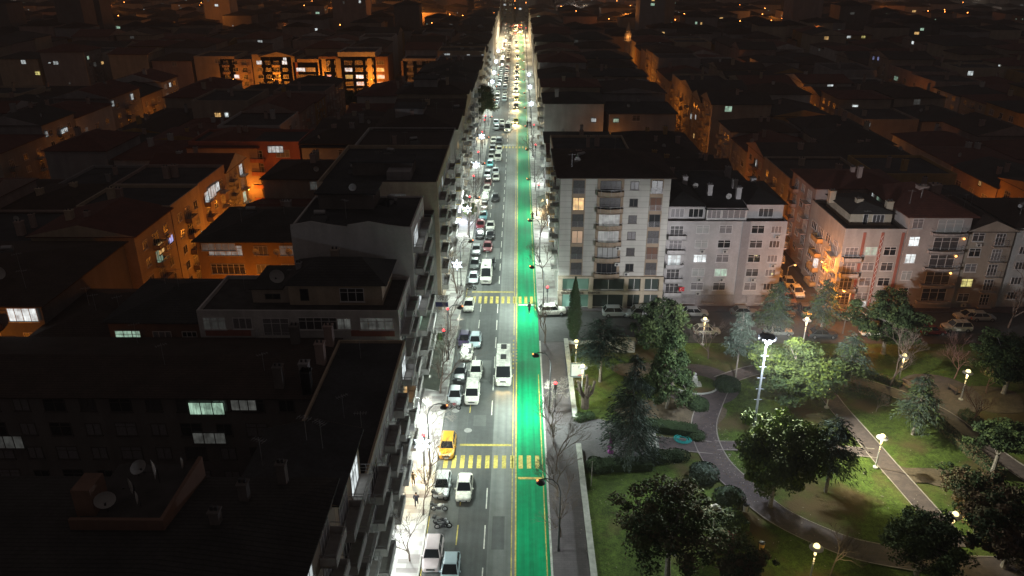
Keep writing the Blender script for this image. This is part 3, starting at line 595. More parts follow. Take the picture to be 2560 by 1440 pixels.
# balconied corner block with zigzag strip
B = building(53.2, 63, 118.5, 134, 13.5, WALL['stone'], 'cream corner block with brown pilasters and a white zigzag strip', roof='flat', rm=terr, par=.6)
T3 = B; zz = WALL['rose']
for a in (-1.7, 1.2, 4.5):
    b = MB(); b.box(-.22, .22, -.1, 0, .3, 13.5, zz); put(B, 'pilaster', b, 'S', a, 0)
b = MB()
for i in range(24):
    z = 1+i*.5; s_ = 1 if i % 2 else -1
    b.tube((-.16*s_, -.13, z), (.16*s_, -.13, z+.5), .045, .045, f_white, 4)
put(B, 'zigzag_ornament', b, 'S', 1.2, 0)
facade(B, 'S', [(-3.3,2.9,'B'),(-.2,2.0,'W'),(2.9,2.0,'W')], .6, 4, 2.72, 0, 51, over={(1,3):'g'}, ac=.3)
facade(B, 'S', [(-3.3,2.6,'W'),(-.2,1.9,'w')], -.6, 1, 2.6, 0, 52, over={(1,0):'w'}, ac=0)
facade(B, 'W', p2([(2.4,'w'),(3.0,'B'),(2.0,'W'),(2.6,'b')], 15.5), .6, 5, 2.72, .06, 53, bmat=WALL['ochre'], skip=((0,4),(1,4),(2,4),(3,4)))
b = MB(); b.box(-3.0, 3.8, -4.4, 6, 13.5, 15.6, WALL['cream']); pe = ob('penthouse', b, B.root); ob('window', win_mesh(1.9, 1.4, curt2, f_white, 3, False, False), pe, (1.6, -4.4, 14)); ob('window', win_mesh(.8, 1.9, glass_d, f_white, 1, False, False), pe, (-.5, -4.4, 13.6))
r = MB(); r.add([(-3.5,-5,15.65),(4.3,-5,15.65),(4.3,6.4,15.65),(-3.5,6.4,15.65),(-.2,-2,17),(.8,3,17)], [(0,1,4),(1,2,5,4),(2,3,5),(3,0,4,5)], rooft2); ob('penthouse_roof', r, B.root)
for a, c_ in ((-.8,-1.5),(3.6,-3),(-3.6,3)): ob('chimney', chim_mesh(WALL['cream'], 1., 1.2), B.roof, (a, c_, 16))
B = building(63.1, 73, 118.3, 134, 16.4, WALL['palerose'], 'pinkish block with long curved balconies under a red tiled roof, second from the side street', rise=2.4, rm=rooft3, eave=.8)
facade(B, 'S', [(-3.6,1.7,'W'),(1.6,5.6,'c')], 1.4, 5, 3.0, 0, 55, over={(0,3):'w',(0,2):'w',(1,4):'d',(0,1):'d'}, bd=1.3, ac=0)
ol = M('amber_lamp', (.5, .3, .1), .5, emit=(1, .45, .12), es=4)
for f, a in ((3, 4.2), (2, 3.6), (1, 3.4)):
    b = MB(); b.lathe((0, -.3, 0), [(0, -.18), (.16, -.1), (.2, 0), (.16, .12), (0, .2)], ol, 8); put(B, 'balcony_lamp', b, 'S', a, 1.4+f*3+2.2, 0)
ob('chimney', chim_mesh(WALL['pink'], 1.5, 1.), B.roof, (0, 0, 18)); ob('chimney', chim_mesh(WALL['pink'], 1.5, 1.), B.roof, (2.6, 1, 18))
B = building(73.1, 80.6, 118.6, 133, 13.8, WALL['beige'], 'narrow beige block with small iron balconies and a yellow window, third from the side street', roof='gaby', rise=1.8, rm=rooft)
facade(B, 'S', [(-2,1.9,'W'),(1.6,2.2,'b')], .5, 5, 2.68, 0, 57, over={(0,1):'Y'}, ac=.6, bd=.8)
B = building(80.7, 96, 119, 134, 14.4, WALL['white'], 'plain pale block at the right edge, fourth from the orange-lit side street', rise=2., rm=rooft)
facade(B, 'S', [(-5.2,1.7,'w'),(-1.5,1.8,'w'),(2.5,1.8,'w'),(5.8,1.8,'w')], .7, 5, 2.7, .02, 59, ac=.1)
# ------------------------------------------------------------------ the rest of the town
AE = MB(); AE.tube((0,0,-.3),(0,0,2.4),.025,.02,rail_m,4); AE.tube((-.6,0,2.2),(.6,0,2.2),.015,.015,rail_m,4)
for k in range(5): AE.tube((-.5+.25*k,-.3,2.2),(-.5+.25*k,.3,2.2),.012,.012,rail_m,4)
AE = AE.mesh('aerial')
TK = MB(); TK.tube((-.7,0,.55),(.7,0,.55),.32,.32,M('tank', (.35,.35,.36), .35, metal=.4),12); TK.add([(-1,-.4,.3),(1,-.4,.3),(1,-1.6,-.25),(-1,-1.6,-.25)], [(0,1,2,3)], glass_d); TK.box(-.6,-.5,-.2,.2,-.4,.3,darkm); TK.box(.5,.6,-.2,.2,-.4,.3,darkm); TK = TK.mesh('solar_heater')
rA = random.Random(17)
for B in BL:
    for k in range(0 if B is L1 else 3):
        a_, c_ = rA.uniform(-.8, .8)*B.hx, rA.uniform(-.7, .7)*B.hy; z_ = B.top+B.rise*max(0, 1-max(abs(a_)/B.hx, abs(c_)/B.hy))*.9
        ob(*((('aerial', AE) if rA.random() < .7 or B.cy < 85 else ('solar_heater', TK))), B.root, (a_, c_, z_+.25), rA.uniform(-.8, .8))
def on_screen(x, y, z, m=160):
    v = (x-CAM[0], y-CAM[1], z-CAM[2]); w = sum(v[i]*_f[i] for i in range(3))
    if w < 1: return False
    px = 1280+FPX*sum(v[i]*_r[i] for i in range(3))/w; pyy = 720-FPX*sum(v[i]*_u[i] for i in range(3))/w
    return -m < px < 2560+m and -60 < pyy < 1600
def strip(x0, x1, y0, y1, where, faces, seed, skips=(), hr=(12, 17), dec=330, y00=0):
    rg = random.Random(seed); y = y0; i = 0
    while y < y1:
        for a, b_ in skips:
            if a-9 < y < b_: y = b_
        d = rg.uniform(12, 19)
        for a, b_ in skips:
            if y < a < y+d+4: d = a-y
        h = rg.uniform(*hr)
        if x0 > 0 and x1 < 45 and 163 < y < 206: h = 10.5
        k = rg.choice(['cream','beige','sand','pink','white','lilac','grey','ochre']); rf = rg.choice(['hip','hip','hip','gabx','gaby','flat']); q = rg.random()
        if on_screen((x0+x1)/2, y+d/2, h):
            rd = rg.choice(['brown-tiled', 'grey-roofed', 'red-tiled']); rm = dict(zip(['brown-tiled','grey-roofed','red-tiled'], [rooft, rooft2, rooft3]))[rd] if rf != 'flat' else roof_flat
            B = building(x0+rg.uniform(0, .5), x1-rg.uniform(0, .5), y, y+d-.06, h, WALL[k], f'{adj[k]} {"flat-roofed" if rf == "flat" else rd} block, {nth(i)} of the row {where}',
                         roof=rf, rm=rm, rise=rg.uniform(1.2, 2.6), group='town blocks '+where, chim=(2 if y < 200 else 1) if y < 300 else 0, dishes=1 if y < 220 and q < .5 else 0)
            if y < dec:
                for fc in faces: facade(B, fc, cols_even(d, rg.choice([[(2.4,'B'),(1.6,'w'),(2.6,'b')], [(2.2,'W'),(1.5,'w'),(2.2,'W')], [(1.6,'w'),(3,'B'),(1.6,'w')]])), 1.2+.2*q, max(3, int((h-1)/2.9)), 2.85, .05, seed*50+i, ac=.1)
                if q < .35: facade(B, 'S', [(rg.uniform(-4, 4), 2., 'W')], h-2.9, 1, 2.9, .6, seed+i, ac=0)
            elif q < .5: facade(B, 'S', [(rg.uniform(-5, 5), 2.2, 'W')], h-2.9-rg.choice((0, 2.9)), 1, 2.9, .45, seed+i, ac=0)
        y += d; i += 1
YE = 400
ls = ((157, 165), (262, 318)); rs = ((204, 215),)
strip(-46.5, -31.5, 121.2, YE, 'before the first left orange lane', (), 101, ls)
strip(-71.5, -56, 107, YE, 'behind the first left orange lane', ('E',), 102, ls, (15.5, 17.5))
strip(-88, -72, 106, YE, 'backing the first left orange lane', (), 103, ls)
strip(-102.5, -88.5, 120, YE, 'before the second left lane', (), 104, ls)
strip(-129, -112.5, 150, YE, 'behind the second left lane', ('E',), 105, ls, (13, 17))
strip(-146, -129.5, 180, YE, 'backing the second left lane', (), 106, ls)
strip(-163, -147, 200, YE, 'two back from the second left lane', (), 107, ls)
strip(-190, -172, 235, YE, 'behind the third left lane', ('E',), 108, ls)
strip(-208, -191, 260, YE, 'backing the third left lane', (), 109, ls)
strip(-240, -222, 300, YE, 'at the far left edge', (), 110, ls)
strip(7.3, 24.3, 132.6, 560, 'behind the cream tower', ('W',), 201, ((205, 215),), (15, 18.5), 240)
strip(25, 44, 134.2, YE, 'before the right orange side street', ('E',), 202, rs, (12, 16), 160)
strip(53.2, 70, 134.2, YE, 'behind the right orange side street', ('W',), 203, rs)
strip(70.5, 87, 134.2, YE, 'backing the right orange side street', (), 204, rs)
strip(95, 111, 134.2, YE, 'behind the second right side street', ('W',), 205, rs, (11, 15))
strip(111.5, 127.5, 140, YE, 'backing the second right side street', (), 206, rs, (11, 15))
strip(138, 155, 190, YE, 'behind the third right side street', ('W',), 207, rs)
strip(155.5, 172, 220, YE, 'backing the third right side street', (), 208, rs)
strip(181, 198, 250, YE, 'behind the fourth right side street', (), 209, rs)
strip(199, 216, 280, YE, 'backing the fourth right side street', (), 210, rs)
strip(228, 246, 320, YE, 'at the far right edge', (), 211, rs)
# long lit frontages that close the view up the lanes
FG = 'lit frontages of the cross lane on the left'
for i, (x0, x1, h, k, cs, ov, nm) in enumerate(((-119,-106,13.6,'pink',[(2.6,'B'),(2,'W'),(2.6,'B')],{(1,2):'w'},'pinkish corner block with stepped balconies at the lit cross lane'),
      (-105.5,-90,15.4,'sand',[(2.2,'W'),(2,'w'),(3,'B'),(2,'W')],{(0,4):'w',(3,4):'w'},'tall sand block with one white window high on the lit cross lane'),
      (-89.5,-79.5,12.4,'rose',[(3.6,'W'),(3.6,'W')],{(0,3):'w',(1,3):'d'},'red-brown block with long balcony windows on the lit cross lane'),
      (-79,-51.5,14.6,'brown',[(2.6,'W'),(2.4,'W'),(3,'W'),(3,'W'),(3,'W'),(3,'W')],{(0,2):'b',(2,3):'w',(2,2):'Y',(3,2):'w',(5,3):'y',(5,2):'w',(3,1):'w',(5,1):'w',(0,1):'d'},'long brown and cream block full of lit windows on the cross lane'),
      (-45.5,-32.5,13.9,'white',[(2.6,'B'),(2,'W'),(2,'W')],{(2,3):'b'},'white block with a blue-lit window beside the avenue row'))):
    B = building(x0, x1, 318, 332, h, WALL[k], nm, roof='flat', rm=roof_flat, group=FG, name='lit_apartment_block')
    facade(B, 'S', cols_even(x1-x0, cs), .5, int((h+.3)/2.75), 2.72, .0, 300+i, over=ov, ac=0)
    if i == 3:
        for a in (-6, 6.4, -11.8):
            b = MB(); b.box(-.9, .9, -.15, 0, 0, 14.5, WALL['cream']); put(B, 'cream_pilaster', b, 'S', a, 0)
B = building(-71, -47, 165.6, 178, 16.4, WALL['rose'], 'red-brown block closing the first orange lane, two bright white windows', roof='flat', rm=roof_flat)
facade(B, 'S', cols_even(24, [(2,'W'),(2.6,'W'),(3,'B'),(3,'W')]), 1.2, 5, 2.9, 0, 311, over={(0,4):'w',(1,4):'w'}, ac=0)
B = building(-46.6, -32, 165.6, 178, 16.6, WALL['dark'], 'dark block right of the lane end with one wide white window', roof='hip', rm=rooft)
facade(B, 'S', cols_even(14, [(2.8,'W'),(2,'W')]), 1.2, 5, 2.9, 0, 312, over={(0,4):'w'}, ac=0)
# minaret
st_m = M('minaret_stone', (.34, .31, .27), .8, noise=(1, .15))
mi = thing('minaret', 'slender stone minaret with a lit balcony gallery rising over the dark roofs on the right', 'minaret', (46.3, 341, 0))
b = MB(); b.lathe((0,0,0), [(1.6,0),(1.6,6),(1.2,7),(1.1,17.2),(1.7,18.2),(1.75,18.9),(1.0,18.91),(.95,22.6),(1.1,22.8),(.1,26.5)], st_m, 12); ob('shaft', b, mi)
b = MB()
for i in range(8):
    t = 6.283*i/8; b.tube((1.3*math.cos(t),1.3*math.sin(t),18.9),(1.3*math.cos(t),1.3*math.sin(t),22),.1,.1,st_m,5)
ob('gallery_columns', b, mi); lamp('POINT', (46.3, 339, 20.5), 300, (1, .4, .1), .3, None)
# ------------------------------------------------------------------ individually lit windows seen from here, set into whichever wall they belong to
def hit(px, pyy):
    d = ray(px, pyy); best = None
    for B in BL:
        for f in 'SEW':
            if f == 'S':
                t = (B.y0-CAM[1])/d[1]; x = CAM[0]+t*d[0]; z = CAM[2]+t*d[2]
                if t > 0 and B.x0 < x < B.x1 and 0 < z < B.h and (best is None or t < best[0]): best = (t, B, f, x-B.cx, z)
            else:
                xx = B.x1 if f == 'E' else B.x0
                if abs(d[0]) < 1e-6 or (f == 'E') == (d[0] > 0): continue
                t = (xx-CAM[0])/d[0]; y = CAM[1]+t*d[1]; z = CAM[2]+t*d[2]
                if t > 0 and B.y0 < y < B.y1 and 0 < z < B.h and (best is None or t < best[0]): best = (t, B, f, (y-B.cy)*(1 if f == 'E' else -1), z)
        t = (B.top+B.rise*.6-CAM[2])/d[2]; x = CAM[0]+t*d[0]; y = CAM[1]+t*d[1]
        if t > 0 and B.x0 < x < B.x1 and B.y0 < y < B.y1 and (best is None or t < best[0]): best = (t, B, 'top', 0, 0)
    return best
def litwin(px, pyy, k, w=2., h=1.4, n=2, fr=f_dark):
    for dy in (0, 3, -3, 6, -6, 9, -9, 12, -12, 16, -16, 20, -20, 25, -25, 30):
        b = hit(px, pyy+dy)
        if b and b[2] != 'top':
            t, B, f, a, z = b; half = B.hx if f == 'S' else B.hy
            a = max(-half+w/2+.1, min(half-w/2-.1, a)); z = min(max(z-h/2, .4), B.h-h-.3)
            put(B, 'window', win_mesh(w, h, LIT[k], fr, n), f, a, z, .16); return
for a in [(250,27,'d'),(273,27,'d'),(295,27,'w'),(305,60,'d'),(270,113,'w',4.2,1.5,5),(124,157,'w',1,.5),(140,157,'w'),(255,157,'y',2,1.2),(410,144,'w',2.6,1.2,3),(432,144,'w',2.2,1.2,3),(96,183,'Y'),(175,214,'d',.8,1),
    (281,259,'w',1.2,1.6),(329,242,'w',1.6,1.8),(365,236,'w',1,1.8),(160,329,'w',3,1.7,4),(115,335,'w',1,1.4),(385,338,'d',4,1.2,4),(541,32,'y',1.6,1.4),(555,51,'y',1.6,1),(545,293,'y',1.7,1.2,3),(567,290,'w',1,1.3,3),(626,233,'w',.7,1),
    (712,145,'w',1.4,1.2),(620,20,'g',4,2.4,3),(1017,16,'w',4,1.4,4),(1100,10,'w',3,1.4),(1118,145,'w',2.2,1.7,3),(1171,143,'w',1.2,1.2),(1207,144,'w',1,1.5),(1146,103,'d',1,1.2),(883,327,'d',1.4,2,3),
    (1505,211,'w',2.6,1.4,4),(1484,300,'w',1.4,1.1,3),(1540,301,'g',1.6,1.1,3),(1510,300,'d',2,1.1,3),(1594,15,'w'),(1533,29,'d',3,1.2),(1547,29,'d',2,1),(1545,48,'w',2.4,1.4),(1563,58,'d',3,1.6,4),(1780,43,'g',4.2,2.6),(1810,59,'w',2,1.6),(1823,59,'w',1.6,1.6),
    (1682,120,'w',2.6,1.6),(1668,120,'d',1,1.4),(1838,208,'d',2,2,3),(1728,290,'w',1.4,1.6),(1880,11,'w',3,1),(2122,71,'w',2,1.2),(2159,76,'Y',2,1.2),(2283,75,'w',2,1.4),(2395,86,'y',3,1.4),(2415,87,'w',2,1.6),(2428,88,'w',2,1.6),
    (2241,196,'g',3,1.5,4),(2185,145,'b',1.6,1.4),(2197,145,'b',1.4,1.4),(2078,87,'w',1.4,1.2),(2137,268,'w',1.7,1.5,4),(2172,302,'w',.9,1.3),(2078,334,'y',1.4,1.7),(2471,335,'d',1.6,1),(2395,404,'Y',1.6,1.5,3),(2155,437,'w',.9,1.5),(2452,457,'y',1,1),
    (2183,490,'w',.5,1.6,1),(2197,497,'g',1,1.2,1),(1892,408,'w',.8,1.6,1),(2345,505,'w',.9,.9),(528,480,'w',3.6,2.3,3),(541,467,'w',2,1.7,3),(400,620,'y',2.0,1.8,2),(425,597,'b',1.6,1.3),(58,783,'w',3.6,1.8,4,f_white),(518,1019,'g',3.6,1.5,3),
    (525,1093,'d',3.4,1.4,3),(610,1008,'d',2.6,1.3,3),(25,1103,'d',3,1.6,3),(720,585,'g',1.9,2.2,2,f_white),(545,604,'d',5,1.2,5,f_white),(688,357,'w',3.4,1.5,4),(550,358,'w',1.7,1.4),(577,360,'w',2.6,1.4,3),(2452,1,'d',3,1),(2255,28,'w',2.4,.8),(2385,14,'w',3,.8),
    (1080,45,'w'),(980,60,'d'),(700,10,'w',3,1),(60,5,'d'),(150,60,'d'),(2330,40,'d'),(1960,25,'d'),(1690,30,'d'),(1440,90,'d',2,2),(1930,150,'d'),(2500,150,'w',1.2,1),(2050,120,'d'),(330,90,'d'),(470,60,'y',1.4,1),(830,70,'d')]: litwin(*a)
# ------------------------------------------------------------------ town beyond, one mass
sodf = M('sodium_far', (.8, .4, .1), .5, emit=(1, .42, .1), es=8)
g = MB(); g2 = MB(); rg = random.Random(99); ml = [MT['plaster_'+k] for k in ('cream','beige','dark','grey','pink','dark')]
def blk(x0, x1, y0, y1, h, m):
    g.box(x0, x1, y0, y1, 0, h, m); r_ = rg.choice([rooft, rooft2, roof_flat, rooft]); cxx, cyy = (x0+x1)/2, (y0+y1)/2
    g2.add([(x0-.4,y0-.4,h),(x1+.4,y0-.4,h),(x1+.4,y1+.4,h),(x0-.4,y1+.4,h),(cxx,cyy,h+2.2)], [(0,1,4),(1,2,4),(2,3,4),(3,0,4)], r_)
lw = MB()
y = 402
while y < 1250:
    x = -.75*y-40; d = rg.uniform(13, 18)
    while x < .75*y+40:
        w = rg.uniform(12, 20)
        if y < 640 and (-29 < x+w and x < 26): x = 26.5; continue
        if rg.random() < .93:
            h = rg.uniform(10, 18)*(1+.0002*y)+(rg.uniform(8, 16) if rg.random() < .02 else 0); blk(x, x+w-.3, y, y+d-(3 if rg.random() < .4 else .3), h, rg.choice(ml))
            for _ in range(rg.choice((0,0,0,1,1,2))):
                a = rg.uniform(x+1, x+w-4); z = h-rg.uniform(2.5, 6); ww = rg.uniform(.8, 2.4)
                lw.quad((a, y-.06, z), (a+ww, y-.06, z), (a+ww, y-.06, z+1.2), (a, y-.06, z+1.2), LIT[rg.choice('wydgdddy')])
        x += w+(rg.uniform(5, 8) if rg.random() < .22 else 0)
    y += d+(rg.uniform(5, 8) if rg.random() < .5 else 0)
for _ in range(420):
    yy = rg.uniform(410, 1100); xx = rg.uniform(-.7, .7)*yy; k_ = rg.choice('ooowg'); lw.lathe((xx, yy, rg.uniform(14, 19)), [(.02,-.25),(.3,0),(.02,.25)], {'o': sodf, 'w': lit_w, 'g': lit_g}[k_], 5)
o = ob('distant_town', g); o['kind'] = 'stuff'
for xx, yy, e in ((-330, 470, 9000), (-255, 520, 7000), (-170, 450, 6000), (-120, 560, 12000), (-60, 500, 14000), (-42, 530, 9000), (-210, 660, 12000), (-400, 640, 12000), (40, 560, 7000), (62, 470, 9000), (75, 640, 14000), (150, 480, 6000), (230, 520, 8000), (310, 560, 8000), (210, 700, 14000), (400, 700, 12000), (-330, 850, 20000), (120, 850, 20000), (-90, 760, 16000), (-20, 700, 16000)):
    lamp('POINT', (xx, yy, 21), e, rg.choice([(1, .3, .04), (1, .3, .04), (1, .85, .7)]), .5, o); ob('roofs', g2, o); ob('windows', lw, o)
for i, (px, pyy, w, h, k, lb) in enumerate(((1255, 60, 15, 32, 'beige', 'tall pale tower block at the far end of the avenue, left of its axis'), (1320, 55, 17, 30, 'grey', 'tall grey tower block at the far end of the avenue, right of its axis'))):
    c = G(px, 95, 0); B = building(c[0]-w/2, c[0]+w/2, 645, 660, h, WALL[k], lb, roof='flat', rm=roof_flat, name='tower_block')
    facade(B, 'S', cols_even(w, [(2,'w')]*3), 2, 9, 3, .12, 70+i, ac=0)
# ------------------------------------------------------------------ shop fronts and awnings under the left row
shop_w = M('shop_light_white', (.8, .8, .8), .5, emit=(.92, 1, .97), es=2.2); shop_y = M('shop_light_warm', (.8, .8, .8), .5, emit=(1, .80, .45), es=2.4)
shop_p = M('shop_light_violet', (.8, .8, .8), .5, emit=(.72, .75, 1), es=2.0); shop_d = M('shop_dark_glass', (.04, .045, .045), .15)
def shop(y0, y1, m, label, power=0, col=(1, 1, 1), side=-1, canopy=None, sign=None):
    X = -12.45 if side < 0 else 7.05; s_ = 1 if side < 0 else -1
    t = thing('shop_front', label, 'shop front', (X, (y0+y1)/2, .14)); L = (y1-y0)/2; b = MB()
    def bx(a0, a1, b0, b1, z0, z1, mm, q): q.box(min(a0*s_, a1*s_), max(a0*s_, a1*s_), b0, b1, z0, z1, mm)
    bx(0, .12, -L, -L+.25, 0, 3.2, f_dark, b); bx(0, .12, L-.25, L, 0, 3.2, f_dark, b); bx(0, .12, -L+.25, L-.25, 0, .3, f_dark, b); ob('frame', b, t)
    b = MB(); n = max(2, int(2*L/1.4))
    for i in range(n): bx(.02, .06, -L+.3+(2*L-.6)*i/n+.04, -L+.3+(2*L-.6)*(i+1)/n-.04, .32, 2.5, m, b)
    ob('display_window', b, t); b = MB(); bx(0, .3, -L, L, 2.55, 3.25, m if sign == 'lit' else f_dark, b); ob('sign_board', b, t)
    if canopy:
        b = MB(); w = canopy; b.add([(.3*s_, -L, 3.3), (w*s_, -L, 2.7), (w*s_, L, 2.7), (.3*s_, L, 3.3), (.3*s_, -L, 3.24), (w*s_, -L, 2.64), (w*s_, L, 2.64), (.3*s_, L, 3.24)], [(0,1,2,3),(7,6,5,4),(0,4,5,1),(1,5,6,2),(2,6,7,3)], M('awning_cloth', (.07, .075, .06), .85, noise=(2, .2))); ob('awning', b, t)
    if power: lamp('AREA', (.7*s_, 0, 2.9), power*.95, col, 1.2, t, (0, R(-28)*s_, 0))
    return t
wh, wm_, vi = (.93, 1, .98), (1, .80, .50), (.75, .78, 1)
shop(53, 59, shop_w, 'white-lit shop front nearest the bottom of the left pavement', 420, wh, sign='lit')
shop(59.3, 65, shop_w, 'white-lit shop front beside the two bare trees on the left pavement', 520, wh, sign='lit')
shop(65.3, 69, shop_y, 'narrow shop front with a yellow glow, next to the man in dark blue', 160, wm_)
shop(69.3, 75.5, shop_y, 'warm-lit shop front behind the person with elbows out', 560, wm_, sign='lit')
shop(75.8, 81, shop_w, 'long white-lit shop front below the first snowflake light', 380, wh, sign='lit')
shop(81.3, 86.5, shop_w, 'brightest white shop front, just before the dark awnings', 620, wh, sign='lit')
shop(86.8, 93, shop_d, 'dark shop front under the wide black awning with a bright gap', 60, wh, canopy=2.6)
shop(93.3, 100.5, shop_d, 'dark shop front under the long olive awning', 0, wh, canopy=2.3)
shop(118, 123, shop_w, 'pale shop front behind the snowflake light by the second crossing', 90, wh)
shop(150, 156, shop_w, 'shop front with a vertical white light strip, mid left pavement', 240, wh, sign='lit')
shop(158, 166, shop_p, 'violet-lit shop front on the left pavement', 520, vi, sign='lit')
shop(168, 176, shop_w, 'white shop front past the violet one with a raised pale awning', 260, wh, canopy=1.6, sign='lit')
shop(150, 157, shop_w, 'white shop front on the right pavement by the first row past the cream tower', 260, wh, side=1, sign='lit')
shop(164, 172, shop_y, 'amber-lit shop front with a dark canopy on the right pavement', 420, (1, .62, .25), side=1, canopy=2.2, sign='lit')
shop(188, 196, shop_w, 'white shop front far along the right pavement', 200, wh, side=1)
for i, y in enumerate((205, 236, 275, 300, 335, 372, 420, 470)):
    shop(y, y+7, (shop_w, shop_y)[i % 2], f'small lit shop front, {nth(i)} of those far up the left pavement', 260, (wh, wm_)[i % 2], -1)
b = MB(); b.box(-.06, .06, -1.2, 1.2, 0, 1.1, f_white); sg = tag(ob('hanging_sign', b, None, (-12.0, 113.2, 3.4), R(90)), 'cream sign board on brackets sticking out of the left facade, reading 152', 'sign')
text(sg, '152', .75, (-.08, 0, .6), (R(90), 0, R(-90)), ink)
b = MB(); b.box(-.06, .06, -1.2, 1.2, 0, .8, M('sign_navy', (.03, .03, .09), .6)); tag(ob('hanging_sign', b, None, (-12.0, 113.2, 2.5), R(90)), 'dark navy sign board directly under the cream one on the left facade', 'sign')

# ------------------------------------------------------------------ street furniture
lampglass = M('lamp_glass', (.8, .8, .8), .4, emit=(.9, 1, .95), es=6); amber = M('amber_tip', (.5, .2, .05), .5, emit=(1, .22, .05), es=5)
redm = M('red_signal', (.5, .02, .02), .5, emit=(1, .04, .05), es=5)
def make_street_lamp():
    t = thing('street_lamp', 'x', 'street lamp'); b = MB(); b.tube((0,0,0),(0,0,7.4),.1,.06,darkm,8); b.tube((0,0,0),(0,0,.5),.16,.14,darkm,8); ob('pole', b, t)
    b = MB(); P = [Vector((0,0,7.4)), Vector((-.25,0,8.2)), Vector((-.75,0,8.75)), Vector((-1.4,0,8.9)), Vector((-2.1,0,8.75))]
    for i in range(4): b.tube(P[i], P[i+1], .055, .05, darkm, 6)
    ob('arm', b, t); b = MB(); b.lathe((-1.9,0,8.35), [(.05,.35),(.34,.22),(.46,.08),(.46,.02),(.3,0)], darkm, 14); hd = ob('lamp_head', b, t)
    b = MB(); b.lathe((-1.9,0,8.3), [(.1,.0),(.28,.04)], lampglass, 12); ob('lens', b, hd)
    b = MB(); b.lathe((-2.25,0,8.7), [(.02,-.10),(.08,-.05),(.08,.03),(.02,.09)], amber, 8); ob('beacon', b, t); return t
SL = make_street_lamp()
lab = ['in front of the park wall nearest the camera','opposite the first zebra crossing','by the moving minibus','at the corner beside the turning white car']
def put_lamp(i, x, y, right, label, power, col):
    if i == 0 and right: o = SL; o.location = (x, y, .14); o['label'] = label; o['group'] = 'street lamps along the avenue'
    else: o = clone(SL, (x, y, .14), 0 if right else math.pi, 1, label, 'street lamps along the avenue')
    lamp('AREA', (-1.9, 0, 8.28), power, col, .7, o, (0, R(12), 0)); lamp('POINT', (-1.9, 0, 8.2), power*(.22 if right else 1.0), col, .25, o)
LC = (.84, 1, .90)
ys = [60.8, 86, 115.2, 138.2, 166]; ys += [166+27*k for k in range(1, 15)]
for i, y in enumerate(ys):
    put_lamp(i, 4.6, y, True, f'arched street lamp with amber tip on the right kerb, {nth(i)} from the bottom', [330, 3300, 3000, 1900, 1900][i] if i < 5 else 1500 if i < 16 else 6500, LC if i < 13 else (1, .80, .48))
ysl = [48, 74, 100, 127, 152]+[152+27*k for k in range(1, 15)]
for i, y in enumerate(ysl):
    put_lamp(1, -9.7, y, False, f'arched street lamp with amber tip on the left kerb, {nth(i)} from the bottom', [260, 1200, 1000, 1300, 1300][i] if i < 5 else 1200 if i < 16 else 5000, LC if i < 14 else (1, .84, .55))
flake_m = M('snowflake_light', (.8, .8, .9), .4, emit=(.72, .84, 1), es=3.0)
def make_flake():
    t = thing('snowflake_light', 'x', 'snowflake light'); b = MB(); b.tube((0,0,0),(0,0,5.2),.06,.05,darkm,6); ob('pole', b, t); b = MB()
    for i in range(6):
        a = math.pi*i/3+math.pi/6; u = Vector((math.cos(a),0,math.sin(a))); c = Vector((0,-.15,5.3)); n = Vector((-math.sin(a),0,math.cos(a)))
        pts = [c+u*.15, c+u*.5+n*.2, c+u*1.05, c+u*.5-n*.2]
        b.add([p+Vector((0,-.03,0)) for p in pts]+[p+Vector((0,.03,0)) for p in pts], [(0,1,2,3),(7,6,5,4),(0,4,5,1),(1,5,6,2),(2,6,7,3),(3,7,4,0)], flake_m)
    ob('snowflake', b, t); b = MB(); b.tube((0,0,5.1),(0,-.14,5.25),.03,.03,darkm,5); ob('bracket', b, t); return t
FL = make_flake(); first = True
for i, (px, pyy) in enumerate([(1055,1110),(1150,663),(1180,525),(1194,413),(1212,342),(1228,262),(1240,205),(1244,182),(1250,155),(1254,128),(1326,260),(1322,218),(1321,187)]):
    c = G(px, pyy, 5.3); x = -10.1 if px < 1290 else 4.9
    lb = f'glowing white six-armed snowflake on a thin pole, {nth(i) if i < 10 else nth(i-10)} up the {"left" if i < 10 else "right"} kerb'
    if first: FL.location = (x, c[1], .14); FL['label'] = lb; FL['group'] = 'snowflake street decorations'; o = FL; first = False
    else: o = clone(FL, (x, c[1], .14), 0, 1, lb, 'snowflake street decorations')
    lamp('POINT', (.3, -.6, 5.3), 110, (.8, .9, 1), .4, o)
def make_signal():
    t = thing('traffic_light', 'x', 'traffic light'); b = MB(); b.tube((0,0,0),(0,0,4.2),.07,.06,darkm,6); ob('pole', b, t)
    b = MB(); b.box(-.16,.16,-.14,.14,3.4,4.4,darkm); h = ob('signal_head', b, t); b = MB(); b.lathe((0,0,4.3), [(.03,-.18),(.2,-.1),(.22,.05),(.03,.2)], redm, 8); ob('red_lamp', b, h); return t
TS = make_signal(); first = True
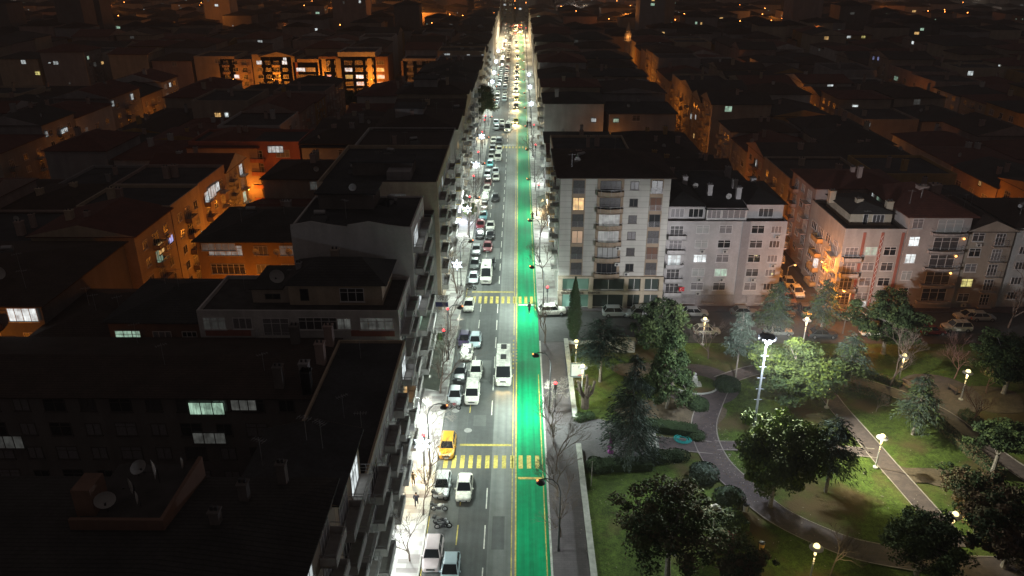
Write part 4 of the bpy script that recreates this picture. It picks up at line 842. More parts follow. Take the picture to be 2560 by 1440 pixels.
for i, (px, pyy, lb) in enumerate([(1083,1088,'red traffic light by the first crossing on the left pavement'),(1157,773,'red signal lamp just above the white car at the second crossing'),(1132,826,'red signal lamp among the tangled bare branches on the left pavement'),
      (1352,718,'orange-red signal lamp at the second crossing, right pavement'),(1363,958,'red signal lamp in front of the pale bare tree on the right'),(1213,380,'red signal lamp above the left row of parked cars by the white vans'),(1205,440,'red signal lamp by the raised pale awning, left pavement'),
      (1202,492,'red signal lamp near the violet shop front'),(1337,462,'bright orange signal lamp by the amber-lit shop, right pavement'),(1222,330,'red signal lamp beside the white bus, left pavement'),(1229,300,'red signal lamp left of the far parked cars'),(1327,312,'red signal lamp by the two standing people, right pavement'),
      (1330,362,'red signal lamp in the bare tree, right pavement'),(1311,101,'red signal lamp at the far end of the avenue'),(1240,290,'red signal lamp beyond the white bus, left side'),(1308,75,'tiny red signal lamp highest up the avenue')]):
    c = G(px, pyy, 4.4); x = -10.4 if px < 1290 else 5.3; yy = min(c[1], 600)
    if first: TS.location = (x, yy, .14); TS['label'] = lb; TS['group'] = 'red signal lamps'; first = False
    else: clone(TS, (x, yy, .14), 0, 1 if yy < 300 else 1.3, lb, 'red signal lamps')
# park lanterns
globe = M('lantern_globe', (.8, .75, .5), .4, emit=(1, .84, .36), es=2.6); band = M('lantern_band', (.8, .6, .3), .4, emit=(1, .72, .32), es=3.0); hatm = M('lantern_hat', (.62, .60, .58), .4)
def make_lantern():
    t = thing('park_lantern', 'x', 'park lantern'); b = MB(); b.lathe((0,0,0),[(.3,0),(.3,.15),(.09,.2),(.06,3.5)], hatm, 10); ob('pole', b, t)
    b = MB(); b.lathe((0,0,0),[(.08,3.3),(.11,3.35),(.12,3.75),(.08,3.8)], band, 10)
    for z in (1.6, 1.9, 2.2, 2.5, 2.8): b.lathe((0,0,z),[(.065,0),(.07,.02),(.07,.16),(.065,.18)], band, 8)
    ob('light_band', b, t); b = MB(); b.lathe((0,0,0),[(.2,4.2),(.62,4.12),(.66,4.17),(.3,4.34)], hatm, 18); ob('hat', b, t)
    b = MB(); b.lathe((0,0,4.33),[(.3,0),(.29,.12),(.22,.24),(.1,.31),(.01,.33)], globe, 14); ob('globe', b, t); b = MB(); b.lathe((0,0,0),[(.05,3.78),(.05,4.2)], hatm, 8); ob('neck', b, t); return t
LN = make_lantern(); first = True
LP = [(1457,915,'park lantern beside the information board, left edge of the lawn'),(1763,797,'park lantern in front of the parked white hatchback across the park street'),(2018,797,'park lantern glowing orange at the end of the orange-lit side street'),
      (2080,947,'park lantern at the top of the straight brick path'),(2262,888,'park lantern between two leafless trees on the upper lawn'),(2421,928,'park lantern beside the round clearing, farthest right'),
      (2207,1090,'park lantern where the straight path meets the short cross path'),(2389,1285,'park lantern glowing over the dark tree at the lower right'),(2042,1365,'park lantern at the bottom of the view beside the curved path'),
      (1790,1266,'unlit park lantern with a pale hat beside the square hedge'),(1441,853,'park lantern with glowing ringed pole, its head in the cypress shade')]
for i, (px, pyy, lb) in enumerate(LP):
    c = G(px, pyy, 4.5)
    if first: LN.location = (*c, .1); LN['label'] = lb; LN['group'] = 'park lanterns'; o = LN; first = False
    else: o = clone(LN, (*c, .1), 0, 1, lb, 'park lanterns', {globe: hatm, band: hatm} if i == 9 else None)
    if i != 9: lamp('POINT', (0, 0, 4.02), [620,330,420,480,700,650,950,480,480,0,560][i], (1, .84, .36), .18, o)
# floodlight mast
mx, my = 29.3, 80.
ma = thing('floodlight_mast', 'tall white floodlight mast with a dark crown of lamps beside the big pale-lit tree', 'light mast', (mx, my, 0))
mast_m = M('mast_white', (.36, .38, .40), .4); b = MB(); b.lathe((0,0,0),[(.3,0),(.24,.6),(.16,4),(.11,14.2)], mast_m, 14); ob('pole', b, ma)
for i, z in enumerate((6, 7.5, 9, 10.5, 12)):
    b = MB(); b.tube((-.45,0,z),(.45,0,z),.03,.03,mast_m,5); ob('rung', b, ma)
b = MB(); b.lathe((0,0,14.3),[(.3,.1),(.85,.15),(.9,.25),(.4,.36),(.1,.4)], darkm, 16); ob('crown_platform', b, ma)
fl_m = M('floodlight_glass', (.9, .9, .9), .4, emit=(.82, .9, 1), es=30)
for i in range(10):
    t = 6.283*i/10; b = MB(); b.box(-.16,.16,-.07,.07,-.13,.13,darkm); o = ob('floodlight', b, ma, (.98*math.cos(t), .98*math.sin(t), 14.42), t+R(90))
b = MB(); b.lathe((0,-.45,13.75),[(.02,0),(.3,.1),(.4,.3),(.3,.5),(.05,.62)], fl_m, 12); ob('lamp_glass', b, ma)
lamp('POINT', (0, -1.6, 13.4), 6500, (.78, .88, 1), .4, ma)
for tgt, e, sz in (((36, 119, 6), 24000, 75), ((68, 119, 4), 34000, 60), ((14, 119, 10), 21000, 50), ((42, 92, 3), 6000, 70), ((26.5, 66, 9), 42000, 52), ((16, 62, 4), 15000, 70), ((48, 74, 0), 38000, 70), ((14, 92, 0), 8000, 70), ((40, 60, 0), 6000, 70), ((44, 100, 0), 8000, 70)):  # spots at foreground trees and lawn are added fill, some in lantern yellow
    d = Vector((tgt[0]-mx, tgt[1]-my, 0)).normalized(); loc = (d.x*1.5, d.y*1.5, 14.2)
    lamp('SPOT', loc, e, (.93, .91, .92) if tgt[1] > 105 else (1, .98, .72) if tgt[0] > 25 else (.9, 1, .95), .3, ma, aim((mx+loc[0], my+loc[1], 14.2), tgt), R(sz), .8)
# sodium lamps of the side streets
sod = M('sodium_lamp', (.8, .5, .2), .4, emit=(1, .42, .08), es=14)
def make_sodium():
    t = thing('side_street_lamp', 'x', 'street lamp'); b = MB(); b.tube((0,0,0),(0,0,7),.09,.06,metal,6); ob('pole', b, t); b = MB(); b.tube((0,0,7),(.9,0,7.5),.04,.04,metal,5); ob('arm', b, t)
    b = MB(); b.box(.8,1.3,-.12,.12,7.42,7.56,metal); h = ob('lamp_head', b, t); b = MB(); b.lathe((1.05,0,7.3),[(.03,-.04),(.13,.0),(.16,.1)], sod, 8); ob('bulb', b, h); return t
SD = make_sodium(); first = True
sodl = [(-47.8,125,-1,380,'left lane'),(-47.8,136,-1,950,'left lane'),(-47.8,154,-1,600,'left lane'),(-50,181,-1,300,'left lane'),(45.3,119.5,1,450,'right side street'),(52.4,121,-1,1100,'right street mouth'),(51.5,109,-1,2000,'park street'),(45.3,146,1,350,'right side street'),(45.3,176,1,300,'right side street'),(45.3,215,1,400,'right side street'),(45.3,258,1,700,'right side street'),(45.3,318,1,900,'right side street'),(45.3,372,1,1100,'right side street'),
        (-103.8,190,-1,300,'second left lane'),(-103.8,238,-1,420,'second left lane'),(-103.8,282,-1,420,'second left lane'),(88.2,150,1,550,'second right side street'),(88.2,200,1,350,'second right side street'),(88.2,262,1,500,'second right side street'),(88.2,330,1,400,'second right side street'),
        (129,205,1,350,'third right side street'),(129,270,1,350,'third right side street'),(-112,311,0,700,'lit cross lane'),(-96.5,311,0,1700,'lit cross lane'),(-78,311,0,2200,'lit cross lane'),(-57.5,311,0,3000,'lit cross lane'),(-44,290,0,600,'square'),(-164.5,285,-1,350,'third left lane'),(-58,161,0,550,'first cross lane'),(-68,76,0,1900,'yard at the left edge'),(-39,98.5,0,800,'yard behind the terraced block'),(26,209,0,200,'right cross lane'),(10,340,0,0,'')]
for i, (x, y, d, e, w) in enumerate(sodl[:-1]):
    cnt = sum(1 for q_ in sodl[:i] if q_[4] == w); lb = f'orange-glowing sodium lamp, {nth(cnt)} from the camera, in the {w}'
    rz = 0 if d == 1 else math.pi if d == -1 else math.pi/2
    if first: SD.location = (x, y, 0); SD.rotation_euler = (0, 0, rz); SD['label'] = lb; SD['group'] = 'sodium side-street lamps'; o = SD; first = False
    else: o = clone(SD, (x, y, 0), rz, 1, lb, 'sodium side-street lamps')
    lamp('POINT', (1.5, 0, 7.0), e*1.75, (1, .30, .025), .25, o)
# cars, riders ... builders
glass_car = M('car_glass', (.012, .014, .016), .08, spec=.8); tyre = M('tyre', (.02, .02, .02), .9); rim_m = M('rim', (.35, .35, .37), .35, metal=.7); black_p = M('black_plastic', (.03, .03, .03), .6)
hl_off = M('headlight_glass', (.55, .58, .6), .15, spec=.8); hl_on = M('headlight_on', (.9, .9, .8), .3, emit=(1, .84, .50), es=60); tl_off = M('taillight_glass', (.30, .02, .02), .3); plate_m = M('number_plate', (.6, .6, .6), .5); tl_on = M('taillight_on', (.6, .02, .02), .3, emit=(1, .08, .05), es=14)
PAINT = {}
for n, c in dict(white=(.72,.73,.72), silver=(.42,.45,.47), paleblue=(.42,.52,.56), dark=(.045,.05,.055), black=(.02,.02,.022), red=(.22,.03,.04), gold=(.62,.32,.03), purple=(.06,.045,.10), teal=(.10,.35,.36), cyan=(.16,.42,.48), grey=(.18,.20,.20), blue=(.12,.2,.38), yellow=(.8,.5,.03), brown=(.14,.08,.05), pinkwhite=(.70,.60,.60)).items(): PAINT[n] = M('paint_'+n, c, .28, spec=.6, noise=(3, .04))
SH = dict(  # L, W, belt, roof, hood end, roof start, roof end, tail, hood z
    hatch=(4.1,1.76,.92,1.48,.95,1.75,3.45,3.95,.80), sedan=(4.55,1.8,.90,1.44,1.15,2.0,3.35,4.0,.78), suv=(4.5,1.86,1.05,1.68,1.05,1.7,3.9,4.35,.98), van=(4.8,1.92,1.15,1.90,.85,1.55,4.5,4.72,1.02), minibus=(6.2,2.05,1.45,2.75,.75,1.6,6.0,6.15,1.20), pickup=(5.0,1.85,1.05,1.70,1.25,1.95,2.95,3.25,1.0), bus=(7.6,2.3,1.5,3.0,.35,.9,7.45,7.58,1.35))
def car_meshes(kind):
    L, Wd, zb, zr, yh, yr0, yr1, yt, zh = SH[kind]; hw = Wd/2; P0 = PAINT['white']; out = {}; zlo = .24
    def sec(y, w, zt, dz=0): return [(-w*.9,y,zlo+dz),(-w,y,zlo+.18+dz),(-w,y,zt-.28),(-w*.95,y,zt-.08),(-w*.78,y,zt),(w*.78,y,zt),(w*.95,y,zt-.08),(w,y,zt-.28),(w,y,zlo+.18+dz),(w*.9,y,zlo+dz)]
    b = MB(); ztail = zb if kind != 'pickup' else zb-.05
    st = [(0,hw*.74,zh-.16,.08),(.12,hw*.88,zh-.07,.02),(.4,hw*.97,zh-.02,0),(yh,hw,zh+.04,0),(yh+.25,hw,zb-.01,0),(L*.5,hw,zb,0),(yt-.1,hw,ztail,0),(L-.3,hw*.96,ztail-.04,0),(L-.06,hw*.86,ztail-.12,.04),(L,hw*.76,ztail-.22,.1)]
    b.loft([sec(y,w,z,d) for y,w,z,d in st], P0); out['body'] = b
    # greenhouse: glass shell with a painted roof panel and pillars
    wb, wt = hw*.9, hw*(.72 if kind not in ('minibus','bus','van') else .84); yb0, yb1 = yh+.05, (yt if kind != 'pickup' else yt)
    b = MB(); bs = [(-wb,yb0,zb-.06),(wb,yb0,zb-.06),(wb,yb1,zb-.04),(-wb,yb1,zb-.04)]; tp = [(-wt,yr0,zr-.06),(wt,yr0,zr-.06),(wt,yr1,zr-.06),(-wt,yr1,zr-.06)]
    b.add(bs+tp, [(0,1,5,4),(1,2,6,5),(2,3,7,6),(3,0,4,7),(4,5,6,7)], glass_car); out['windows'] = b
    b = MB()
    if kind in ('minibus','bus'):
        zc = zb+.55; wm2 = wb+(wt-wb)*.45
        b.add([(-wt-.02,yr0+.15,zr-.35),(wt+.02,yr0+.15,zr-.35),(wt+.02,yr1,zr-.35),(-wt-.02,yr1,zr-.35),(-wt,yr0-.02,zr-.05),(wt,yr0-.02,zr-.05),(wt,yr1,zr-.05),(-wt,yr1,zr-.05)], [(0,1,5,4),(1,2,6,5),(2,3,7,6),(3,0,4,7)], P0)
    q = .08; vs = [(-wt,yr0,zr-.05),(wt,yr0,zr-.05),(wt,yr1,zr-.05),(-wt,yr1,zr-.05),(-wt+q,yr0+.12,zr),(wt-q,yr0+.12,zr),(wt-q,yr1-.1,zr),(-wt+q,yr1-.1,zr)]
    b.add(vs, [(0,1,5,4),(1,2,6,5),(2,3,7,6),(3,0,4,7),(4,5,6,7)], P0)
    for i, j in ((0,4),(1,5),(2,6),(3,7)):
        b.tube(Vector(bs[i]), Vector(tp[j-4]), .055, .045, P0, 4, False)
    for f_ in (.46, ): 
        for sx in (-1, 1): yy = yb0+(yb1-yb0)*f_; yt2 = yr0+(yr1-yr0)*f_; b.tube((sx*wb*1.0,yy,zb-.04),(sx*wt*1.0,yt2,zr-.06),.05,.04,P0,4,False)
    out['roof'] = b
    b = MB(); b.tube((-.1,0,0),(.1,0,0),.32,.32,tyre,14); b.tube((-.112,0,0),(.112,0,0),.2,.2,rim_m,10); out['wheel'] = b
    b = MB(); b.add([(-.2,-.02,-.07),(.2,.02,-.07),(.2,.06,.07),(-.2,.02,.07),(-.2,.1,-.07),(.2,.14,-.07),(.2,.16,.09),(-.2,.12,.09)], [(0,1,2,3),(7,6,5,4),(3,2,6,7),(0,3,7,4),(1,5,6,2),(0,4,5,1)], hl_off); out['headlight'] = b
    b = MB(); b.box(-.14,.14,-.05,.03,-.1,.1,tl_off); out['taillight'] = b
    b = MB(); b.box(-.11,.11,-.07,.05,0,.13,P0); out['mirror'] = b
    b = MB(); b.box(-.26,.26,-.03,.02,-.06,.06,plate_m); out['number_plate'] = b
    b = MB(); b.box(-.42,.42,-.04,.1,-.1,.08,black_p); out['grille'] = b
    return out
PROTO = {}
def make_car(kind):
    """parts modelled with the nose at -Y, origin at the middle of the car on the ground"""
    if kind in PROTO: return PROTO[kind]
    L, Wd, zb, zr, yh, yr0, yr1, yt, zh = SH[kind]; m = {k: v.mesh(k, k == 'body' and False) for k, v in car_meshes(kind).items()}; hw = Wd/2; y_ = -L/2
    parts = [('body',m['body'],(0,y_,0),0),('windows',m['windows'],(0,y_,0),0),('roof',m['roof'],(0,y_,0),0)]
    for sx in (-1,1):
        for yy in (L*.18, L*.80): parts.append(('wheel',m['wheel'],(sx*(hw-.09),y_+yy,.32),0))
        parts.append(('headlight',m['headlight'],(sx*hw*.62,y_+.02,zh-.22),-.25*sx*-1)); parts.append(('taillight',m['taillight'],(sx*hw*.68,-y_-.02,zb-.32),0)); parts.append(('mirror',m['mirror'],(sx*(hw+.06),y_+yh+.35,zb-.04),0))
    parts += [('number_plate',m['number_plate'],(0,y_-.02,.45),0),('grille',m['grille'],(0,y_,zh-.34),0)]
    if kind == 'minibus': b = MB(); b.box(-.35,.35,-.25,.25,0,.06,black_p); parts.append(('roof_hatch', b.mesh('roof_hatch'), (0,-.3,zr),0))
    if kind == 'bus': b = MB(); b.box(-.4,.4,-.6,.6,0,.12,black_p); parts.append(('roof_hatch', b.mesh('roof_hatch'), (0,-.4,zr),0)); parts.append(('roof_hatch', parts[-1][1], (0,2.6,zr),0))
    if kind in ('minibus','bus'):
        pass
    PROTO[kind] = (parts, m); return PROTO[kind]
LOW = {}
def low_mesh(kind, paint, on):
    """small far car: the same shapes joined into one mesh"""
    k = (kind, paint, on)
    if k in LOW: return LOW[k]
    parts, _ = make_car(kind); o = MB()
    for n, me, loc, rz in parts:
        if n in ('mirror','number_plate','grille'): continue
        base = len(o.v); c, s_ = math.cos(rz), math.sin(rz)
        for v in me.vertices: o.v.append((v.co.x*c-v.co.y*s_+loc[0], v.co.x*s_+v.co.y*c+loc[1], v.co.z+loc[2]))
        for p in me.polygons:
            mt = me.materials[p.material_index]
            mt = PAINT[paint] if mt == PAINT['white'] else (hl_on if on == 1 and mt == hl_off else tl_on if on == 2 and mt == tl_off else mt)
            o.f.append(tuple(i+base for i in p.vertices)); o.m.append(o.mi(mt))
    LOW[k] = o.mesh('parked_car'); return LOW[k]
def car(kind, paint, x, y, label, rz=0., on=0, name='parked_car', cat='car', group='cars parked along the avenue', far=False, z=.036):
    if far:
        o = ob(name, low_mesh(kind, paint, on), None, (x, y, z), rz); tag(o, label, cat, group)
    else:
        parts, _ = make_car(kind); o = thing(name, label, cat, (x, y, z), rz, group)
        for n, me, loc, r_ in parts:
            q = ob(n, me, o, loc, r_)
            for i, s_ in enumerate(q.material_slots):
                mm = s_.material
                nw = PAINT[paint] if mm == PAINT['white'] and paint != 'white' else hl_on if on == 1 and mm == hl_off else tl_on if on == 2 and mm == tl_off else None
                if nw: s_.link = 'OBJECT'; s_.material = nw
    if on == 1:
        for sx in (-1, 1): lamp('SPOT', (sx*.6, -SH[kind][0]/2-.15, .7), 350 if not far else 4200, (1, .66, .28), .1, o, (R(76), 0, math.pi), R(80), .7)
    return o
def C0(px, pyy): return G(px, pyy, .7)
def carp(kind, paint, px, pyy, label, **k):
    c = C0(px, pyy); x = c[0]
    return car(kind, paint, x, c[1], label, **k)
near = [('suv','pinkwhite',1082,1382,'white crossover with a pink sheen on its roof, lowest in the kerb row',{}),('hatch','paleblue',1126,1420,'pale blue hatchback cut by the bottom edge, double parked',{}),
 ('sedan','silver',1106,1207,'silver-blue car parked at the kerb just below the first crossing',{}),('sedan','white',1161,1215,'white saloon double parked just below the first crossing',{}),
 ('suv','gold',1119,1113,'mustard-gold crossover with dark roof, parked just above the first crossing',{}),('sedan','silver',1138,985,'silver car at the kerb beside the white people carrier',{}),
 ('van','white',1181,982,'long white people carrier double parked below the moving minibus',{}),('hatch','dark',1150,928,'dark grey hatchback at the kerb under the bare tree',{}),('hatch','white',1190,924,'small white hatchback behind the white people carrier',{}),
 ('sedan','white',1167,878,'white saloon between the dark purple car and the dark hatchback',{}),('hatch','paleblue',1188,849,'pale blue-white hatchback, upper end of the near cluster',{}),('hatch','purple',1161,846,'dark purple hatchback hidden behind branches',{}),
 ('sedan','white',1172,760,'white car with its cabin light on, alone below the second crossing',{}),('minibus','white',1216,688,'parked white minibus with a roof hatch just above the second crossing',dict(name='parked_minibus', cat='minibus')),
 ('sedan','silver',1184,692,'silver saloon at the kerb beside the parked white minibus',{}),('sedan','grey',1187,657,'grey-silver saloon, second at the kerb above the second crossing',{}),('sedan','silver',1191,622,'silver-green car, third at the kerb above the second crossing',{}),
 ('pickup','dark',1226,657,'dark pickup truck double parked behind the white minibus',{}),('sedan','red',1219,615,'dark red saloon double parked above the pickup',{}),('hatch','black',1225,586,'black hatchback double parked right behind the white saloon above it',{}),
 ('sedan','white',1226,563,'white saloon double parked, bright roof, above the black hatchback',{}),('hatch','black',1200,584,'black hatchback at the kerb with a bright windscreen edge',{}),('hatch','red',1201,560,'dark red hatchback at the kerb with a white dashboard glint',{}),
 ('sedan','cyan',1208,537,'car under a cyan cover at the kerb',{}),('hatch','dark',1211,513,'dark hatchback at the kerb above the covered car',{}),('hatch','black',1238,493,'black round-roofed hatchback alone in the second lane',{}),
 ('sedan','white',1213,490,'white saloon at the kerb beside the lone black hatchback',{}),('hatch','white',1217,471,'white hatchback at the kerb by the violet shop glow',{}),('hatch','red',1220,455,'dark red hatchback at the kerb under a pale bare tree',{}),
 ('hatch','white',1240,443,'white hatchback at the head of the double row with a saloon behind',{}),('sedan','silver',1239,427,'silver saloon touching the white hatchback in the double row',{}),('suv','silver',1219,436,'silver crossover at the kerb behind branches',{}),
 ('van','white',1245,393,'white van in the second lane below the dark van',{}),('sedan','white',1228,393,'white saloon at the kerb beside the white van',{}),('hatch','teal',1225,409,'teal hatchback at the kerb below the white van',{}),
 ('sedan','white',1248,373,'white saloon in the second lane between the white van and the dark van',{}),('hatch','dark',1231,371,'dark hatchback at the kerb beside two white cars',{}),('van','dark',1248,354,'dark grey van in the second lane',{}),('hatch','white',1234,350,'bright white hatchback at the kerb by a snowflake light',{})]
for kind, paint, px, pyy, lb, k in near: carp(kind, paint, px, pyy, lb, **k)
mv = 'vehicles moving along the avenue'
carp('bus','white',1259,925,'white minibus driving towards the camera in the middle lane, headlights on', on=1, name='moving_minibus', cat='minibus', group=mv)
carp('minibus','white',1271,322,'white minibus with bright headlights turning out near the far junction', on=1, name='moving_minibus', cat='minibus', group=mv, rz=-.12)
q = carp('suv','white',1380,777,'white crossover turning right at the corner of the park street', rz=R(90)+.1, name='turning_car', group=mv); q.location.z = .16
rg = random.Random(3)
for i, (px, pyy) in enumerate([(1242,318),(1240,305),(1256,318),(1255,305)]): car(*[('hatch','silver'),('sedan','paleblue'),('hatch','dark'),('sedan','white')][i], *C0(px, pyy), ['silver hatchback','pale blue saloon lit from inside','dark hatchback','white saloon'][i]+' in the jumble beside the turning white minibus', far=True, rz=rg.uniform(-.15, .15))
y = 292; i = 0; pc = ['white','silver','dark','grey','white','red','black','paleblue','brown','white','silver']; an = dict(white='white', silver='silver', dark='dark grey', grey='grey', red='dark red', black='black', paleblue='pale blue', brown='brown')
while y < 590:
    for col_, x in (('kerb', -7.9), ('outer', -5.1)):
        if rg.random() < .86:
            k = rg.choice(['hatch','sedan','suv','hatch','sedan','van']); p = rg.choice(pc)
            car(k, p, x+rg.uniform(-.15, .15), y+rg.uniform(-.4, .4), f'{an[p]} {dict(hatch="hatchback", sedan="saloon", suv="crossover", van="van")[k]} in the far {col_} row, {nth(i)} rank beyond the left junction', far=True, rz=rg.uniform(-.04, .04)+(math.pi if rg.random() < .3 else 0))
    y += 7.0; i += 1
for i, (px, pyy, k, p, on) in enumerate([(1290,302,'sedan','yellow',1),(1290,266,'suv','dark',1),(1291,246,'hatch','yellow',1),(1290,226,'van','white',1),(1291,210,'sedan','white',1),(1292,196,'suv','dark',1),(1292,181,'hatch','grey',1),(1293,170,'sedan','brown',1),(1294,160,'hatch','white',1),(1294,140,'hatch','dark',1),(1293,122,'sedan','white',1),(1291,106,'sedan','dark',1)]):
    car(k, p, G(px, pyy, .7)[0], G(px, pyy, .7)[1], f'{dict(yellow="yellow taxi", dark="dark car", white="white van", grey="grey hatchback", brown="brown saloon")[p]} {"with headlights on" if on else ""} in the queue of oncoming traffic, {nth(i)} from the camera', far=True, on=on, name='moving_car', group=mv)
for i in range(16):
    c = (rg.uniform(-7, 3), 566+rg.uniform(-25, 55)); car(rg.choice(['hatch','sedan','suv']), rg.choice(pc), c[0], c[1], f'car with red tail lights, {nth(i)} of the jam at the far end of the avenue', far=True, on=2 if i % 3 else 1, rz=math.pi if i % 3 else 0, name='distant_car', group='cars jammed at the far end of the avenue')
ps = 'cars parked along the park street'
for px, pyy, k, p, rz, lb in [(1560,828,'sedan','black',1,'black saloon on the park side of the street, left of the magnolia'),(1767,824,'hatch','white',1,'white hatchback behind the park lantern'),(2187,827,'sedan','white',-1,'white saloon parked under the big round tree'),(2392,816,'suv','white',-1,'white crossover on the park side, far right'),
    (1540,779,'suv','silver',1,'pale crossover against the shop windows behind the conifer'),(1600,782,'van','silver',-1,'silver van at the foot of the cream tower'),(1738,779,'hatch','silver',1,'silver hatchback against the lilac-grey block'),(1860,777,'sedan','grey',1,'grey saloon catching orange light by the corner of the side street'),
    (2103,787,'hatch','brown',-1,'tan hatchback by the orange corner'),(2133,789,'hatch','white',-1,'white hatchback half hidden by the big round tree'),(2422,787,'sedan','white',-1,'white saloon by the dark gateway, far right'),(2455,790,'hatch','silver',1,'silver hatchback behind the white saloon, far right'),(1945,826,'sedan','grey',1,'grey saloon in shadow on the park side near the orange-lit corner'),(2055,832,'sedan','dark',1,'dark saloon beside the park lantern on the orange-lit junction'),(2330,824,'hatch','red',1,'dark red hatchback in the shade between two white cars')]:
    c = C0(px, pyy); car(k, p, c[0], c[1], lb, rz=R(90)*rz, group=ps, z=.03)
for px, pyy, k, p, lb in [(1993,727,'hatch','white','white hatchback in the orange side street'),(1972,704,'sedan','white','pale saloon farther up the orange side street'),(1968,745,'suv','brown','brown crossover on the left of the orange side street'),(2013,775,'hatch','dark','dark car entering the park street with one bright headlight'),(1968,772,'sedan','dark','dark saloon at the mouth of the orange side street')]:
    c = C0(px, pyy); car(k, p, c[0], c[1], lb, rz=rg.uniform(-.1, .1), group='cars in the orange side street', z=.03, on=0)
# motorbikes
def make_moto():
    t = thing('motorbike', 'x', 'motorbike')
    for y in (-.62, .62):
        b = MB(); n = 14
        for i in range(n):
            a0, a1 = 6.283*i/n, 6.283*(i+1)/n; b.tube((0,y+.28*math.cos(a0),.3+.28*math.sin(a0)),(0,y+.28*math.cos(a1),.3+.28*math.sin(a1)),.06,.06,tyre,5,False)
        b.tube((-.05,y,.3),(.05,y,.3),.14,.14,rim_m,8); ob('wheel', b, t)
    b = MB(); b.tube((0,-.62,.3),(0,-.35,.95),.04,.04,rim_m,5); b.tube((0,-.4,.75),(0,.1,.4),.06,.06,darkm,5); b.tube((0,.1,.4),(0,.62,.3),.05,.04,darkm,5); b.box(-.14,.14,-.2,.25,.25,.55,darkm); ob('frame', b, t)
    b = MB(); b.loft([[(-.1,-.3,.72),(.1,-.3,.72),(.12,-.3,.85),(0,-.3,.95),(-.12,-.3,.85)],[(-.16,-.05,.66),(.16,-.05,.66),(.18,-.05,.84),(0,-.05,.98),(-.18,-.05,.84)],[(-.1,.15,.66),(.1,.15,.66),(.12,.15,.78),(0,.15,.84),(-.12,.15,.78)]], PAINT['white']); ob('tank', b, t)
    b = MB(); b.box(-.13,.13,.15,.8,.72,.8,black_p); ob('seat', b, t); b = MB(); b.tube((-.36,-.3,1.02),(0,-.38,.97),.022,.022,darkm,5); b.tube((.36,-.3,1.02),(0,-.38,.97),.022,.022,darkm,5); ob('handlebar', b, t)
    b = MB(); b.lathe((0,-.47,.85),[(.03,-.1),(.1,-.05),(.1,.06),(.03,.1)], hl_off, 8); ob('headlight', b, t); b = MB(); b.box(-.18,.18,.62,.95,.82,1.1,black_p); ob('top_box', b, t); return t
MO = make_moto(); first = True
for i, (px, pyy, rz, p, lb) in enumerate([(1100,1240,1.3,'silver','motorbike with a pale fairing, uppermost of the three at the kerb'),(1098,1268,1.5,'white','white scooter in the middle of the three at the kerb'),(1104,1303,1.4,'black','black motorbike, lowest of the three at the kerb'),(1135,1015,1.35,'red','red motorbike crosswise in front of the silver car'),(1178,718,1.4,'dark','dark motorbike beside the parked white minibus at the second crossing'),(1108,1312,1.7,'dark','dark scooter leaning beside the black motorbike'),(1048,990,.4,'dark','dark scooter standing in the white glow by the shop door')]):
    c = G(px, pyy, .5); sw = {PAINT['white']: PAINT[p]}; zz = .15 if c[0] < -9.1 else .036
    if first:
        MO.location = (*c, zz); MO.rotation_euler = (0, .0, rz); MO['label'] = lb; MO['group'] = 'motorbikes at the kerb'; first = False
    else: o = clone(MO, (*c, zz), rz, 1, lb, 'motorbikes at the kerb', sw)
# ------------------------------------------------------------------ trees and planting
bark = M('bark', (.13, .10, .08), .9, noise=(3, .3)); bark_l = M('bark_pale', (.27, .24, .22), .9, noise=(4, .3)); twig = M('twigs', (.16, .12, .10), .9); twig_lit = M('lamplit_twigs', (.40, .36, .32), .9); twig_r = M('reddish_twigs', (.20, .11, .10), .9)  # the palest twig colour has lamplight on the bare trees mixed in
lf = {}
for n, c in dict(a=(.055,.085,.035), b=(.085,.120,.045), c=(.038,.060,.027), ca=(.085,.115,.095), cb=(.115,.15,.125), cc=(.05,.072,.055), r=(.13,.09,.055), r2=(.13,.12,.065), y=(.13,.18,.045), h=(.05,.078,.04)).items(): lf[n] = M('leaves_'+n, c, .7, spec=.12)
def rv(rg):
    while 1:
        v = Vector((rg.uniform(-1,1), rg.uniform(-1,1), rg.uniform(-1,1)))
        if .05 < v.length < 1: return v.normalized()
def leaf(b, p, n, s, m, rg, asp=.55):
    a = n.cross(rv(rg)); 
    if a.length < .1: a = n.orthogonal()
    a = a.normalized()*s; c = n.cross(a).normalized()*s*asp; b.v += [tuple(p-a), tuple(p+c), tuple(p+a), tuple(p-c)]; k = len(b.v)-4; b.f.append((k, k+1, k+2, k+3)); b.m.append(b.mi(m))
